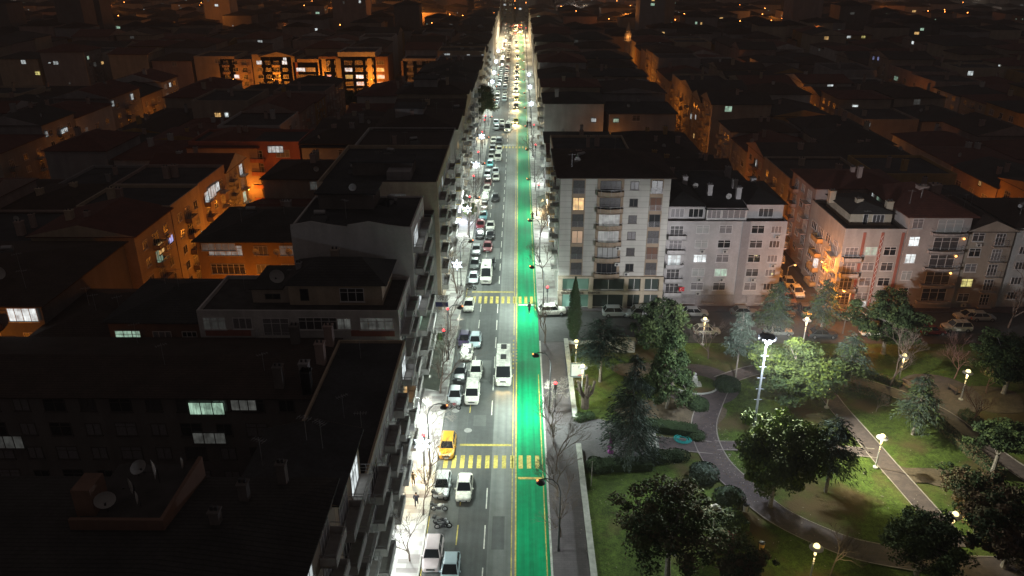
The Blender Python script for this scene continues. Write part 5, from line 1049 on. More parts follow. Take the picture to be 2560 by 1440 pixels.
def broad(seed, H=9., Rr=4., zc=.62, nb=70, nl=150, ls=.17, mats=('a','b','c'), shape='round', trunk_h=None, bk=bark_l):
    rg = random.Random(seed); cr = MB(); tr = MB(); th = trunk_h or H*.28; top = Vector((rg.uniform(-.4,.4), rg.uniform(-.4,.4), H*.72))
    tr.tube((0,0,-.2), (0,0,.3), .34, .25, bk, 9); tr.tube((0,0,.3), (.1,.05,th), .25, .2, bk, 9, False); tr.tube((.1,.05,th), top, .2, .06, bk, 7, False); hz = (H-th*.75)/2; cz = th*.75+hz
    nb = int(nb*1.5)
    for i in range(nb):
        d = rv(rg); q = rg.random()**.45
        rr = Rr*(1+.18*math.sin(3*math.atan2(d.y, d.x)+seed))
        if shape == 'cone': tt = rg.random()**1.5; ang = rg.uniform(0, 6.283); rad = Rr*(1-tt*.85)*rg.uniform(.55, 1.0); c = Vector((rad*math.cos(ang), rad*math.sin(ang), th*.8+tt*(H-th*.8)))
        elif shape == 'flat': c = Vector((d.x*rr*q, d.y*rr*q, cz+hz*.4+abs(d.z)*hz*.55*q))
        else: c = Vector((d.x*rr*q, d.y*rr*q, cz+d.z*hz*q*.92))
        br = rg.uniform(.4, 1.05)*Rr*.24
        if i % 4 == 0: st = Vector((.1,.05,th))+(top-Vector((.1,.05,th)))*rg.uniform(0,.8); tr.tube(st, c, .07, .02, bk, 4, False)
        mm = rg.choices(mats, (3, 3, 2) if len(mats) == 3 else None)[0]
        for j in range(nl):
            e = rv(rg); p = c+Vector((e.x*br, e.y*br, e.z*br*.6))*rg.uniform(.5, 1.25); n = (e*.6+rv(rg)*.7+Vector((0,0,.35))).normalized(); leaf(cr, p, n, ls*rg.uniform(.6, 1.2), lf[mm if rg.random() < .75 else rg.choice(mats)], rg)
    return tr.mesh('trunk'), cr.mesh('crown')
def cedar(seed, H=11., Rr=3.2, mats=('ca','cb','cc'), th=2., droop=.35, lay=15, ntip=26, ls=.20, top_r=.12):
    rg = random.Random(seed); cr = MB(); tr = MB(); tr.tube((0,0,-.2), (0,0,H*.5), .22, .14, bark_l, 8, False); tr.tube((0,0,H*.5), (rg.uniform(-.3,.3),0,H), .14, .03, bark_l, 6, False)
    for l in range(lay):
        t = l/(lay-1); z = th+(H-th-.2)*t; R0 = Rr*((1-t)**.75*(1-top_r)+top_r)*(.55+.45*min(1, t*4+.35)); nb = int(9-5*t)+1
        for k in range(nb):
            a = rg.uniform(0, 6.283); rl = R0*rg.uniform(.65, 1.15); dz = rg.uniform(-.3,.3); st = Vector((0,0,z+dz)); en = Vector((rl*math.cos(a), rl*math.sin(a), z+dz+.25*rl-droop*rl*1.3))
            mid = (st+en)/2+Vector((0,0,.25*rl*.6)); tr.tube(st, mid, .05, .03, bark, 3, False); mm = rg.choice(mats)
            for j in range(int(ntip*(rl/2+.5))):
                u = rg.uniform(.15, 1.05); p = st*(1-u)**2+mid*2*u*(1-u)+en*u*u; sp = .28+.38*rl*.45*(1-abs(u-.6)); off = Vector((rg.gauss(0, sp*.6), rg.gauss(0, sp*.6), rg.gauss(-.06, .12)))
                dirr = Vector((math.cos(a)+rg.uniform(-.7,.7), math.sin(a)+rg.uniform(-.7,.7), -.25-.5*rg.random()*u)).normalized(); s_ = ls*rg.uniform(.7, 1.6); n = dirr.cross(rv(rg)); n = n.normalized() if n.length > .1 else Vector((0,0,1))
                pa = p+off; m_ = lf[mm if rg.random() < .7 else rg.choice(mats)]; w = n*s_*.22; cr.v += [tuple(pa-w), tuple(pa+dirr*s_*1.6), tuple(pa+w), tuple(pa-dirr*s_*.3)]; k4 = len(cr.v)-4; cr.f.append((k4,k4+1,k4+2,k4+3)); cr.m.append(cr.mi(m_))
    return tr.mesh('trunk'), cr.mesh('crown')
def cypress(seed, H=9.5, Rr=1.0):
    rg = random.Random(seed); cr = MB(); tr = MB(); tr.tube((0,0,-.1),(0,0,H*.9),.14,.03,bark,6)
    for i in range(5200):
        t = rg.random()**.9; z = .3+t*(H-.3); rr = Rr*(math.sin(min(1, t*1.9+.25)*math.pi/2)*(1-t**2.6))*rg.uniform(.55,1.08)*(1+.12*math.sin(z*3)); a = rg.uniform(0,6.283); p = Vector((rr*math.cos(a), rr*math.sin(a), z))
        leaf(cr, p, Vector((math.cos(a), math.sin(a), .4)).normalized(), .13, lf[rg.choice('cch')], rg)
    return tr.mesh('trunk'), cr.mesh('crown')
def bare(seed, H=6., spread=.75, m=twig, depth=6, r0=.095, fork=1.0, nb=3, up=.25):
    rg = random.Random(seed); tr = MB(); cr = MB()
    def grow(p, d, L, r, k):
        q = p
        for s_ in range(2):
            d2 = (d+rv(rg)*.16).normalized(); e = q+d2*L/2; (tr if k == depth else cr).tube(q, e, r*(1-.12*s_), r*(.88-.12*s_), m, 5 if k > 3 else 3, False); q = e; d = d2
        if k == 0: return
        for i in range(nb if k > 1 else 2+(rg.random() < .5)):
            dd = (d*(1.0)+rv(rg)*spread*(1.1 if k == depth else .9)+Vector((0,0,up))).normalized(); grow(q if rg.random() < .75 else p+(q-p)*rg.uniform(.5, 1), dd, L*rg.uniform(.62, .84), r*.62, k-1)
    grow(Vector((0,0,-.1)), Vector((rg.uniform(-.08,.08), rg.uniform(-.08,.08), 1)).normalized(), H*.33*fork, r0, depth)
    return tr.mesh('trunk'), cr.mesh('branches')
TP = {}
def tree(key, px, pyy, label, sc=1., rz=0., name='broadleaf_tree', z=.08, group=None, xy=None, cat='tree'):
    f = {'m1': lambda: broad(1, 8.5, 3.9, nb=84), 'm2': lambda: broad(2, 9.5, 3.6, nb=80, mats=('a','b','c'), shape='cone'), 'm3': lambda: broad(3, 8.0, 4.4, nb=90, mats=('b','a','y'), ls=.19, nl=170), 'm4': lambda: broad(4, 6.2, 3.4, mats=('r','c','r2'), nb=60), 'm5': lambda: broad(5, 9., 4.2, nb=80, mats=('r2','c','a')),
         'm6': lambda: broad(7, 10.5, 4.6, nb=62, nl=170, mats=('r2','a','b'), ls=.16, trunk_h=2.4),
         'p1': lambda: broad(6, 7.5, 3.5, mats=('b','h','c'), shape='flat', nb=60, ls=.18, trunk_h=3.2), 'c1': lambda: cedar(11, 11.5, 3.9, droop=.55, lay=20, ntip=38), 'c2': lambda: cedar(12, 8.5, 3.6, th=3.4, droop=.3, ntip=34, top_r=.25), 'c3': lambda: cedar(13, 8.5, 3.3, th=2.8, droop=.4, ntip=34, mats=('ca','cc','b'), top_r=.2),
         'c4': lambda: cedar(14, 9.5, 3.6, th=4.0, droop=.22, mats=('cc','cc','ca'), lay=14, ntip=36, top_r=.3), 'cy': lambda: cypress(15), 'b1': lambda: bare(21), 'b2': lambda: bare(22, 6.5, .6), 'b3': lambda: bare(23, 5., .95, twig_lit, nb=3, up=.1), 'b4': lambda: bare(24, 5.5, .8, twig_r), 'b5': lambda: bare(25, 7., .7, twig, r0=.12)}[key]
    if key not in TP: TP[key] = f()
    c = xy or G(px, pyy); o = thing(name, label, cat, (*c, z), rz, group); ob('trunk', TP[key][0], o); ob('crown' if key[0] != 'b' else 'branches', TP[key][1], o); o.scale = sc if hasattr(sc, '__len__') else (sc,)*3; return o
gt = 'park trees'
tree('m2', 1667, 1022, 'dark glossy evergreen with a pale straight trunk between the round clipped bushes', (1.0,1.0,1.15), .3, group=gt)
tree('m1', 1645, 905, 'tall dark evergreen against the pale block, behind the glossy one', (1.0,1.0,1.2), 1.2, group=gt)
tree('m6', 1668, 1450, 'big brownish evergreen in the lawn beside the low wall, bottom centre', (1.25,1.2,1.05), 2., group=gt)
tree('m3', 1925, 1268, 'large leafy tree with yellow-green lit top and dark underside beside the mast', (1.0,1.0,1.5), .5, group=gt)
tree('m3', 1985, 1010, 'wide pale green tree floodlit by the tall mast', (1.38,1.38,1.05), 2.4, group=gt)
tree('m1', 2207, 885, 'broad round tree in front of the cream corner block', (1.3,1.3,1.18), 2.9, group=gt)
tree('m1', 2508, 985, 'olive round tree at the right edge of the upper lawn', (1.2,1.2,1.1), 4.1, group=gt)
tree('p1', 2478, 1192, 'flat-topped pine leaning by the right-hand path', (1.05,1.05,.85), .2, 'pine_tree', group=gt)
tree('m1', 2290, 1436, 'dark round tree below the glowing lantern at the bottom right', (.95,.95,.85), 5., group=gt)
tree('m4', 2400, 1262, 'small reddish-brown tree by the trodden earth track', .75, 1., group=gt)
tree('m4', 1852, 1475, 'reddish dark tree cut by the bottom edge near the pink bench', (.8,.8,.75), 3., group=gt)
tree('m4', 2440, 1330, 'dark reddish tree between the lantern and the right edge', 1.1, 4.4, group=gt)
tree('m4', 2510, 1420, 'darkest tree in the bottom right corner', 1.35, 2.2, group=gt)
tree('c1', 1572, 1150, 'tall drooping blue-green cedar over the small plaza', (1.0,1.0,1.22), .4, 'cedar_tree', group=gt)
tree('c2', 2064, 1230, 'pale blue-green cedar with layered branches beside the yellow-topped tree', (.95,.95,1.12), 1.1, 'cedar_tree', group=gt)
tree('c3', 2281, 1088, 'lone cedar with a pale trunk in the middle of the bright lawn', (.95,.95,1.0), 2.1, 'cedar_tree', group=gt)
tree('c3', 2114, 966, 'cedar beside the top of the straight path, behind the floodlit tree', (1.1,1.1,.95), 3.6, 'cedar_tree', group=gt)
tree('c4', 1838, 950, 'slim cedar with bare lower trunk just left of the mast lamps', (.65,.65,1.1), .9, 'cedar_tree', group=gt)
tree('c4', 1500, 955, 'umbrella-like cedar with a long bare trunk in front of the graffiti wall', (1.2,1.2,1.0), 2.7, 'cedar_tree', group=gt)
tree('c3', 2050, 838, 'dark conical cedar standing before the orange-lit side street', (.95,.95,1.1), 5.2, 'cedar_tree', group=gt)
tree('c3', 1928, 850, 'cedar in front of the yellow-lit corner of the lilac-grey block', (.95,.95,1.15), .2, 'cedar_tree', group=gt)
tree('cy', 1434, 852, 'narrow black cypress at the corner of the park', (1.25,1.25,1.12), 0, 'cypress_tree', group=gt)
gb = 'leafless trees'
for i, (k, px, pyy, s_, lb) in enumerate([('b5',1364,1095,.9,'thin bare tree by the right kerb opposite the gold car'),('b1',1371,1245,1.0,'bare tree by the right kerb opposite the double-parked white saloon'),('b1',1375,1345,1.1,'leafless tree by the right kerb, lowest in the picture'),('b2',1366,1180,1.0,'leafless tree by the right kerb below the pale one'),('b3',1360,1020,1.0,'pale-lit bare tree by the right kerb above the lamp'),('b1',1362,860,1.2,'dark spreading bare tree by the right kerb at the park corner'),
    ('b2',1347,700,1.1,'tall bare tree at the right kerb by the cream tower'),('b5',1342,600,1.1,'dark bare tree at the right kerb behind the cream tower'),('b1',1338,480,1.0,'bare tree by the amber shop on the right kerb'),('b5',1330,395,1.0,'large dark bare tree overhanging the green lane far up the right kerb'),
    ('b3',1342,735,.6,'small whitish bare bush-like tree under the amber lamp by the tower'),
    ('b1',1040,1405,1.0,'bare tree on the pink pavers, lowest on the left pavement'),('b2',1058,1290,1.0,'thin bare tree beside the man in dark blue'),('b1',1075,1190,1.0,'bare tree close to the first crossing on the left pavement'),('b3',1098,1090,1.05,'white-lit bare tree under the left lamp behind the gold car'),
    ('b3',1068,1060,.7,'small pale bare tree in front of the bright white shop'),('b5',1135,985,1.15,'crooked bare tree leaning over the parked silver car'),('b1',1118,905,1.2,'dark tangled bare tree by the second awning'),('b2',1140,830,1.1,'bare tree in front of the planted bed, left pavement'),
    ('b5',1158,735,1.35,'tall bare tree beside the large snowflake light at the second crossing'),('b3',1168,640,.8,'pale topped bare tree left of the silver row'),('b5',1184,590,1.2,'tall bare tree over the black hatchbacks'),('b2',1196,520,1.1,'bare tree in the violet shop glow'),('b3',1213,445,1.0,'pale bare tree above the dark red hatchback'),('b1',1222,385,1.0,'bare tree beside the white vans'),
    ('b1',1770,898,1.0,'bare tree in front of the white hatchback on the upper lawn'),('b5',2225,965,1.1,'bare forked tree left of the third lantern'),('b4',2385,948,1.1,'reddish bare tree on the upper right lawn'),('b4',2432,1062,1.0,'crooked bare tree right of the round clearing'),('b4',2465,985,.8,'small reddish bare tree behind the farthest lantern'),('b5',2520,820,1.4,'tall dim bare tree in front of the plain pale block'),('b2',2075,1440,.9,'bare shrub beside the bottom lantern'),('b1',2190,1030,.5,'young staked sapling in the middle lawn')]):
    c = G(px, pyy); zz = .14 if (c[0] < -9 or 3.9 < c[0] < 7.5) else .08
    if c[0] < -9 and c[0] > -9.6: c = (-10.2, c[1])
    if -9 < c[0] < -6: c = (-10.1, c[1])
    if 0 < c[0] < 4.4 and c[1] > 57: c = (4.9, c[1])
    tree(k, 0, 0, lb, s_, i*1.3, 'bare_tree', zz, gb, xy=c)
for k, xy, s_, lb in [('m5', (-13.2, 255), (1.45,1.45,1.75), 'huge dark evergreen spilling over the left pavement beyond the long row'),('m5', (-13, 263), (1.15,1.15,1.5), 'second huge dark evergreen right behind the first on the left pavement')]:
    tree(k, 0, 0, lb, s_, .5, 'street_tree', 0, 'avenue evergreens', xy=xy)
for i, (x, y) in enumerate([(-62,288),(-56,286),(-44,290),(-40,288),(-95,287),(-36,520),(-52,535),(-60,518),(-72,530),(-45,545),(36,300),(60,420),(75,460)]):
    tree(['m1','m5','c3'][i % 3], 0, 0, f'shadowy tree among the town roofs, {nth(i)} of the far trees', .9, i, 'town_tree', 0, 'far town trees', xy=(x, y))
tree('m3', 1190, 562, 'small bright green leafy tree glowing in the lamplight among the bare branches', (.35,.35,.55), 1, 'street_tree', .14, 'avenue evergreens', xy=(-10.3, 163))
rg = random.Random(31); b = MB(); lm_ = M('fallen_leaf', (.32, .29, .25), .8); lm2 = M('fallen_leaf_brown', (.16, .11, .06), .8)
for i in range(900):
    px = rg.gauss(1800, 45) if i < 260 else rg.uniform(1450, 2540); pyy = rg.uniform(1040, 1260) if i < 260 else rg.uniform(880, 1430)
    if i < 260: px = 1770+(pyy-1040)**1.25*.14+rg.uniform(-32, 32)
    p = Vector((*G(px, pyy), .17)); leaf(b, p, (Vector((0,0,1))+rv(rg)*.3).normalized(), rg.uniform(.05, .13), lm_ if rg.random() < .5 else lm2, rg)
fo = ob('fallen_leaves', b); fo['kind'] = 'stuff'
# clipped bushes and hedges
def bush(prims, label, name='hedge', loc=(0, 0), cat='hedge', n=900, m=('h','a','c'), rz=0, ls=.11, seed=1):
    rg = random.Random(seed); b = MB(); lo = MB()
    for (kind, cx_, cy_, sx, sy, h) in prims:
        dn = int(n*max(1, sx*sy*.9))
        for i in range(dn):
            if kind == 'box':
                q = rg.random()
                if q < .5: p = Vector((rg.uniform(-sx, sx), rg.uniform(-sy, sy), h+rg.uniform(-.08,.05))); nn = Vector((0,0,1))
                elif q < .75: s_ = rg.choice((-1,1)); p = Vector((s_*sx+rg.uniform(-.05,.05), rg.uniform(-sy, sy), rg.uniform(0, h))); nn = Vector((s_,0,.2))
                else: s_ = rg.choice((-1,1)); p = Vector((rg.uniform(-sx, sx), s_*sy+rg.uniform(-.05,.05), rg.uniform(0, h))); nn = Vector((0,s_,.2))
            else:
                d = rv(rg); d.z = abs(d.z); k = 1+.08*math.sin(5*d.x+3*d.y+seed); p = Vector((d.x*sx*k, d.y*sy*k, (max(0, d.z)**.6)*h*rg.uniform(.93,1.04))); nn = d
            leaf(b, p+Vector((cx_, cy_, 0)), (nn+rv(rg)*.6).normalized(), ls*rg.uniform(.6,1.3), lf[rg.choice(m)], rg)
        if kind == 'box': lo.box(cx_-sx+.08, cx_+sx-.08, cy_-sy+.08, cy_+sy-.08, 0, h-.12, lf['c'])
        else: lo.lathe((cx_, cy_, 0), [(min(sx, sy)*.9, 0), (min(sx, sy)*.88, h*.5), (min(sx, sy)*.5, h*.86), (.05, h*.93)], lf['c'], 12)
    base = len(b.v); b.v += lo.v; b.f += [tuple(i+base for i in f) for f in lo.f]; b.m += [b.mi(lf['c'])]*len(lo.f)
    o = ob(name, b, None, (*loc, .06), rz); tag(o, label, cat); return o
bush([('dome',0,0,1.9,1.9,1.3)], 'large round clipped bush on the right of the monument plaza', 'clipped_bush', G(1818, 968), 'bush', 700)
bush([('dome',0,0,1.5,1.5,1.25)], 'round clipped bush where the curved path leaves the plaza', 'clipped_bush', G(1745, 1018), 'bush', 700)
bush([('box',0,0,3.6,1.0,1.1),('dome',3.6,-.6,1.3,1.1,1.0)], 'long clipped hedge below the cedar, beside the turquoise hose', 'hedge', G(1668, 1078), rz=-.25, n=260)
bush([('dome',0,0,1.9,1.2,1.2),('dome',2.2,.2,1.8,1.1,1.1)], 'rounded double hedge just under the steps, lower side of the path', 'hedge', G(1645, 1150), n=500, rz=.05)
bush([('box',0,0,3.0,.9,1.0),('dome',-3.2,-.3,1.1,1.0,1.0)], 'dark clipped hedge at the low end of the small plaza', 'hedge', G(1565, 1170), n=260, rz=.06)
bush([('dome',0,0,1.3,1.3,1.0)], 'dark rounded bush against the wall end, beside the purple post', 'clipped_bush', G(1490, 1168), 'bush', 600)
bush([('box',0,0,1.9,1.5,1.1)], 'square green clipped hedge with a pale lantern beside it', 'hedge', G(1815, 1315), n=420, m=('b','h','y'), rz=.3)
bush([('dome',0,0,1.7,1.6,1.7)], 'blue-grey shrub left of the curved path', 'shrub', G(1758, 1195), 'shrub', 420, ('ca','cb','cc'), ls=.17, seed=3)
bush([('dome',0,0,1.7,1.5,1.3)], 'fluffy grey-green shrub by the curved path below the blue-grey one', 'shrub', G(1822, 1250), 'shrub', 380, ('h','ca','c'), ls=.16, seed=4)
bush([('dome',0,0,1.0,.9,.9),('dome',1.2,.4,.8,.8,.8)], 'loose green shrub at the foot of the pruned stump', 'shrub', G(1450, 1050), 'shrub', 500, ('h','b','c'), ls=.14, seed=5)
def hedge_line(pts, w, h, label, off):
    P = PG(pts); P = [Vector(p) for p in P]; rg = random.Random(len(label)); b = MB(); pr = []
    for i in range(len(P)-1):
        d = P[i+1]-P[i]; L = d.length; d.normalize(); nn = Vector((-d.y, d.x))*off
        for j in range(int(L*170)):
            t = rg.random(); q = rg.random(); s_ = rg.choice((-1,1)); p = P[i]+d*L*t+nn
            if q < .5: o = Vector((*(p+Vector((-d.y, d.x))*rg.uniform(-w, w)), h+rg.uniform(-.1,.06))); n3 = Vector((0,0,1))
            else: o = Vector((*(p+Vector((-d.y, d.x))*s_*w), rg.uniform(0, h))); n3 = Vector((-d.y*s_, d.x*s_, .3))
            leaf(b, o, (n3+rv(rg)*.6).normalized(), .14, lf[rg.choice(('r2','c','h','r'))], rg)
        a, c = P[i]+nn, P[i+1]+nn; v = Vector((-d.y, d.x))*(w-.08)
        b.add([(*(a-v),0),(*(c-v),0),(*(c+v),0),(*(a+v),0),(*(a-v),h-.12),(*(c-v),h-.12),(*(c+v),h-.12),(*(a+v),h-.12)], [(4,5,6,7),(0,1,5,4),(1,2,6,5),(2,3,7,6),(3,0,4,7)], lf['c'])
    tag(ob('path_hedge', b, None, (0, 0, .08)), label, 'hedge', 'hedges lining the upper right path')
hedge_line([(2130,945),(2180,958),(2240,980)], .45, .8, 'low brown hedge on the upper side of the path, left of the clearing', 1.7)
hedge_line([(2130,958),(2180,972),(2240,996)], .45, .8, 'low brown hedge on the lower side of the path, left of the clearing', -1.9)
hedge_line([(2370,1040),(2430,1090),(2460,1110)], .7, .9, 'dark hedge on the upper side of the path, right of the lone cedar', 2.0)
hedge_line([(2365,1045),(2420,1095),(2480,1145),(2540,1190)], .7, .9, 'long dark hedge bordering the bright lawn down the right-hand path', -2.1)
# pruned stump
st = thing('pruned_tree', 'heavily pruned dark tree with stubby arms beside the information board', 'tree', (*G(1462, 1020), .05)); b = MB()
rg = random.Random(4); b.tube((0,0,-.1),(0,0,1.6),.55,.5,bark,9)
ob('trunk', b, st)
for a, l, u in ((0,1.9,1.6),(1.3,1.5,1.9),(2.5,2.0,1.4),(3.6,1.6,1.8),(5.0,1.7,1.5)):
    b = MB(); e = Vector((math.cos(a)*l*.45, math.sin(a)*l*.45, 1.5+u*.6)); e2 = e+Vector((math.cos(a)*.2, math.sin(a)*.2, u*.75)); b.tube((0,0,1.4), e, .34, .25, bark, 7); b.tube(e, e2, .25, .16, bark, 7); b.tube(e2, e2+Vector((.2*math.cos(a+1),.2*math.sin(a+1),.35)), .17, .2, bark, 6); b.tube(e, e+Vector((math.cos(a+.9)*.5, math.sin(a+.9)*.5, .35)), .16, .12, bark, 6); ob('limb', b, st)
# information board
c = G(1443, 955); ib = thing('information_board', 'grey-framed board with a pale poster, by the park wall', 'board', (*c, .05))
b = MB(); b.box(-1.0,1.0,-.12,.12,.7,3.0,M('board_frame', (.16, .20, .22), .5)); ob('frame', b, ib)
b = MB(); b.quad((-.86,-.13,1.0),(.86,-.13,1.0),(.86,-.13,2.85),(-.86,-.13,2.85),M('poster', (.62,.66,.68), .5, emit=(.6, .75, .8), es=.12)); b.quad((.0,-.135,1.03),(.8,-.135,1.03),(.8,-.135,1.12),(.0,-.135,1.12),flagm); b.quad((.1,-.135,1.16),(.7,-.135,1.16),(.6,-.135,1.24),(.2,-.135,1.24),flagm); b.quad((-.62,-.135,2.5),(-.54,-.135,2.5),(-.54,-.135,2.6),(-.62,-.135,2.6),ink); ob('poster', b, ib)
b = MB(); b.box(-.8,-.7,-.05,.05,0,.7,metal); ob('leg', b, ib); b = MB(); b.box(.7,.8,-.05,.05,0,.7,metal); ob('leg', b, ib)
# graffiti kiosk, monument, post, hose, bench, bins
c0, c1 = G(1498, 882), G(1586, 880); b = MB(); L = c1[0]-c0[0]; km = M('kiosk_plaster', (.42,.40,.33), .9, noise=[(1.2,.2),(6,.1)])
ut = thing('utility_kiosk', 'pale utility kiosk scrawled with dark graffiti behind the umbrella-like cedar', 'kiosk', ((c0[0]+c1[0])/2, c0[1]+1.6, .05)); b.box(-L/2, L/2, -1.6, 1.6, 0, 2.7, km); ob('wall', b, ut); b = MB(); b.box(-L/2-.15, L/2+.15, -1.75, 1.75, 2.7, 2.85, roof_flat); ob('roof', b, ut)
b = MB(); b.box(L/2-1.0, L/2-.2, -1.68, -1.6, .3, 2.0, WALL['cream']); ob('door', b, ut); b = MB(); rg = random.Random(12); px_ = Vector((-1.2, -1.62, 1.2))
for s_ in range(5):
    q = Vector((rg.uniform(-L/2+.4, L/2-1.6), -1.62, rg.uniform(.6, 1.9)))
    for i in range(7): e = q+Vector((rg.uniform(-.25,.4), 0, rg.uniform(-.45,.45))); e.z = min(2.4, max(.3, e.z)); e.x = min(e.x, L/2-1.2); b.tube(q, e, .035, .035, ink, 4); q = e
ob('graffiti', b, ut)
c = G(1735, 968); mo = thing('monument', 'small stone plinth with a pale bust-like block in the round bed', 'monument', (*c, .15)); b = MB(); b.box(-.9,.9,-.5,.5,0,.5,kerb_m); b.box(-.35,.35,-.3,.3,.5,1.3,kerb_m); ob('plinth', b, mo); b = MB(); b.lathe((0,0,1.3),[(.25,0),(.3,.25),(.12,.42),(.19,.6),(.15,.78),(.02,.85)], f_white, 10); ob('bust', b, mo)
n = 26; bd_ = MB(); bd_.add([(3.0*math.cos(6.283*i/n), 2.4*math.sin(6.283*i/n), .3) for i in range(n)]+[(3.15*math.cos(6.283*i/n), 2.55*math.sin(6.283*i/n), .1) for i in range(n)], [tuple(range(n))], grass_m); bd_.f += [(i, n+i, n+(i+1) % n, (i+1) % n) for i in range(n)]; bd_.m += [bd_.mi(kerb_m)]*n
tag(ob('round_flower_bed', bd_, None, (*G(1738, 965), .06)), 'round raised grass bed carrying the small monument', 'flower bed')
c = G(1526, 1133); pu = M('purple_paint', (.30, .03, .26), .4); po = thing('purple_post', 'purple coin-viewer post with two rings and a pale tilted head on the small plaza', 'post', (*c, .16)); b = MB(); b.lathe((0,0,0),[(.4,0),(.4,.1),(.2,.2),(.18,2.4),(.3,2.5),(.3,2.7),(.15,2.8)], pu, 14); b.lathe((0,0,.7),[(.2,0),(.42,.05),(.42,.15),(.2,.2)], pu, 14); ob('column', b, po); b = MB(); b.tube((-.45,.2,3.2),(.45,-.3,2.9),.3,.34,M('viewer_head', (.5,.52,.48), .4),12); ob('viewer_head', b, po)
ho = M('hose_turquoise', (.03, .42, .40), .5); b = MB()
rg = random.Random(2)
for k in range(6):
    r0 = .55+.11*k; ox, oy = rg.uniform(-.1,.1), rg.uniform(-.1,.1)
    for i in range(22): a0, a1 = 6.283*i/22, 6.283*(i+1)/22; b.tube((ox+r0*math.cos(a0), oy+r0*.9*math.sin(a0), .05+.03*k), (ox+r0*math.cos(a1), oy+r0*.9*math.sin(a1), .05+.03*k), .035, .035, ho, 5, False)
tag(ob('coiled_hose', b, None, (*G(1706, 1102), .15)), 'turquoise hose coiled on the path beside the long hedge', 'hose')
def bench(px, pyy, rz, label, col):
    t = thing('park_bench', label, 'bench', (*G(px, pyy), .1), rz, 'park benches'); wm = M('bench_wood_'+col, {'pink': (.42,.20,.19), 'brown': (.2,.13,.09)}[col], .7); b = MB()
    for i in range(3): b.box(-.9,.9,-.25+i*.17,-.12+i*.17,.42,.47,wm)
    ob('seat', b, t); b = MB()
    for i in range(3): b.box(-.9,.9,.30+i*.02,.34+i*.02,.55+i*.14,.66+i*.14,wm)
    ob('backrest', b, t)
    for x in (-.7,.7): b = MB(); b.box(x-.04,x+.04,-.22,.36,0,.41,darkm); b.box(x-.04,x+.04,.35,.40,.0,.95,darkm); ob('leg', b, t)
bench(1812, 1350, -.75, 'pinkish slatted bench beside the square green hedge', 'pink'); bench(2262, 970, -1.2, 'bench at the left rim of the round clearing', 'brown'); bench(2385, 982, 1.9, 'bench at the right rim of the round clearing, under the farthest lantern', 'brown')
def bin_(px, pyy, label, m1, m2):
    t = thing('litter_bin', label, 'litter bin', (*G(px, pyy), .1)); b = MB(); b.lathe((0,0,0),[(.22,.15),(.3,.9),(.3,.95)], m1, 12); ob('bucket', b, t); b = MB(); b.tube((-.33,0,0),(-.33,0,1.1),.03,.03,darkm,5); b.tube((.33,0,0),(.33,0,1.1),.03,.03,darkm,5); ob('stand', b, t); b = MB(); b.lathe((0,0,.95),[(.31,0),(.27,.06),(.27,.08)], m2, 12); ob('rim', b, t)
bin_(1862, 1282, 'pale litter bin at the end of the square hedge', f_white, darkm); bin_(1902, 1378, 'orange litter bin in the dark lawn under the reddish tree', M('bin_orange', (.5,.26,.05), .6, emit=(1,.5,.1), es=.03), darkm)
b = MB(); 
for sx in (-.9, .9): b.box(sx-.06, sx+.06, -.06, .06, 0, 1.0, rail_m)
c = G(1478, 1215); po2 = thing('wooden_stake', 'thin reddish stake standing at the end of the low wall', 'stake', (*c, .05)); b = MB(); b.tube((0,0,0),(0,0,3.2),.05,.04,bark_l,6); ob('stake', b, po2); b = MB(); b.lathe((0,0,3.2),[(.06,0),(.08,.06),(.02,.12)], bark_l, 6); ob('cap', b, po2)
# green planted bed on the left pavement
bush([('box',0,0,.6,3.2,.5)], 'bright green planted strip between the awnings on the left pavement', 'planter_hedge', (-11.7, 104.5), 'hedge', 500, ('y','b','h'))
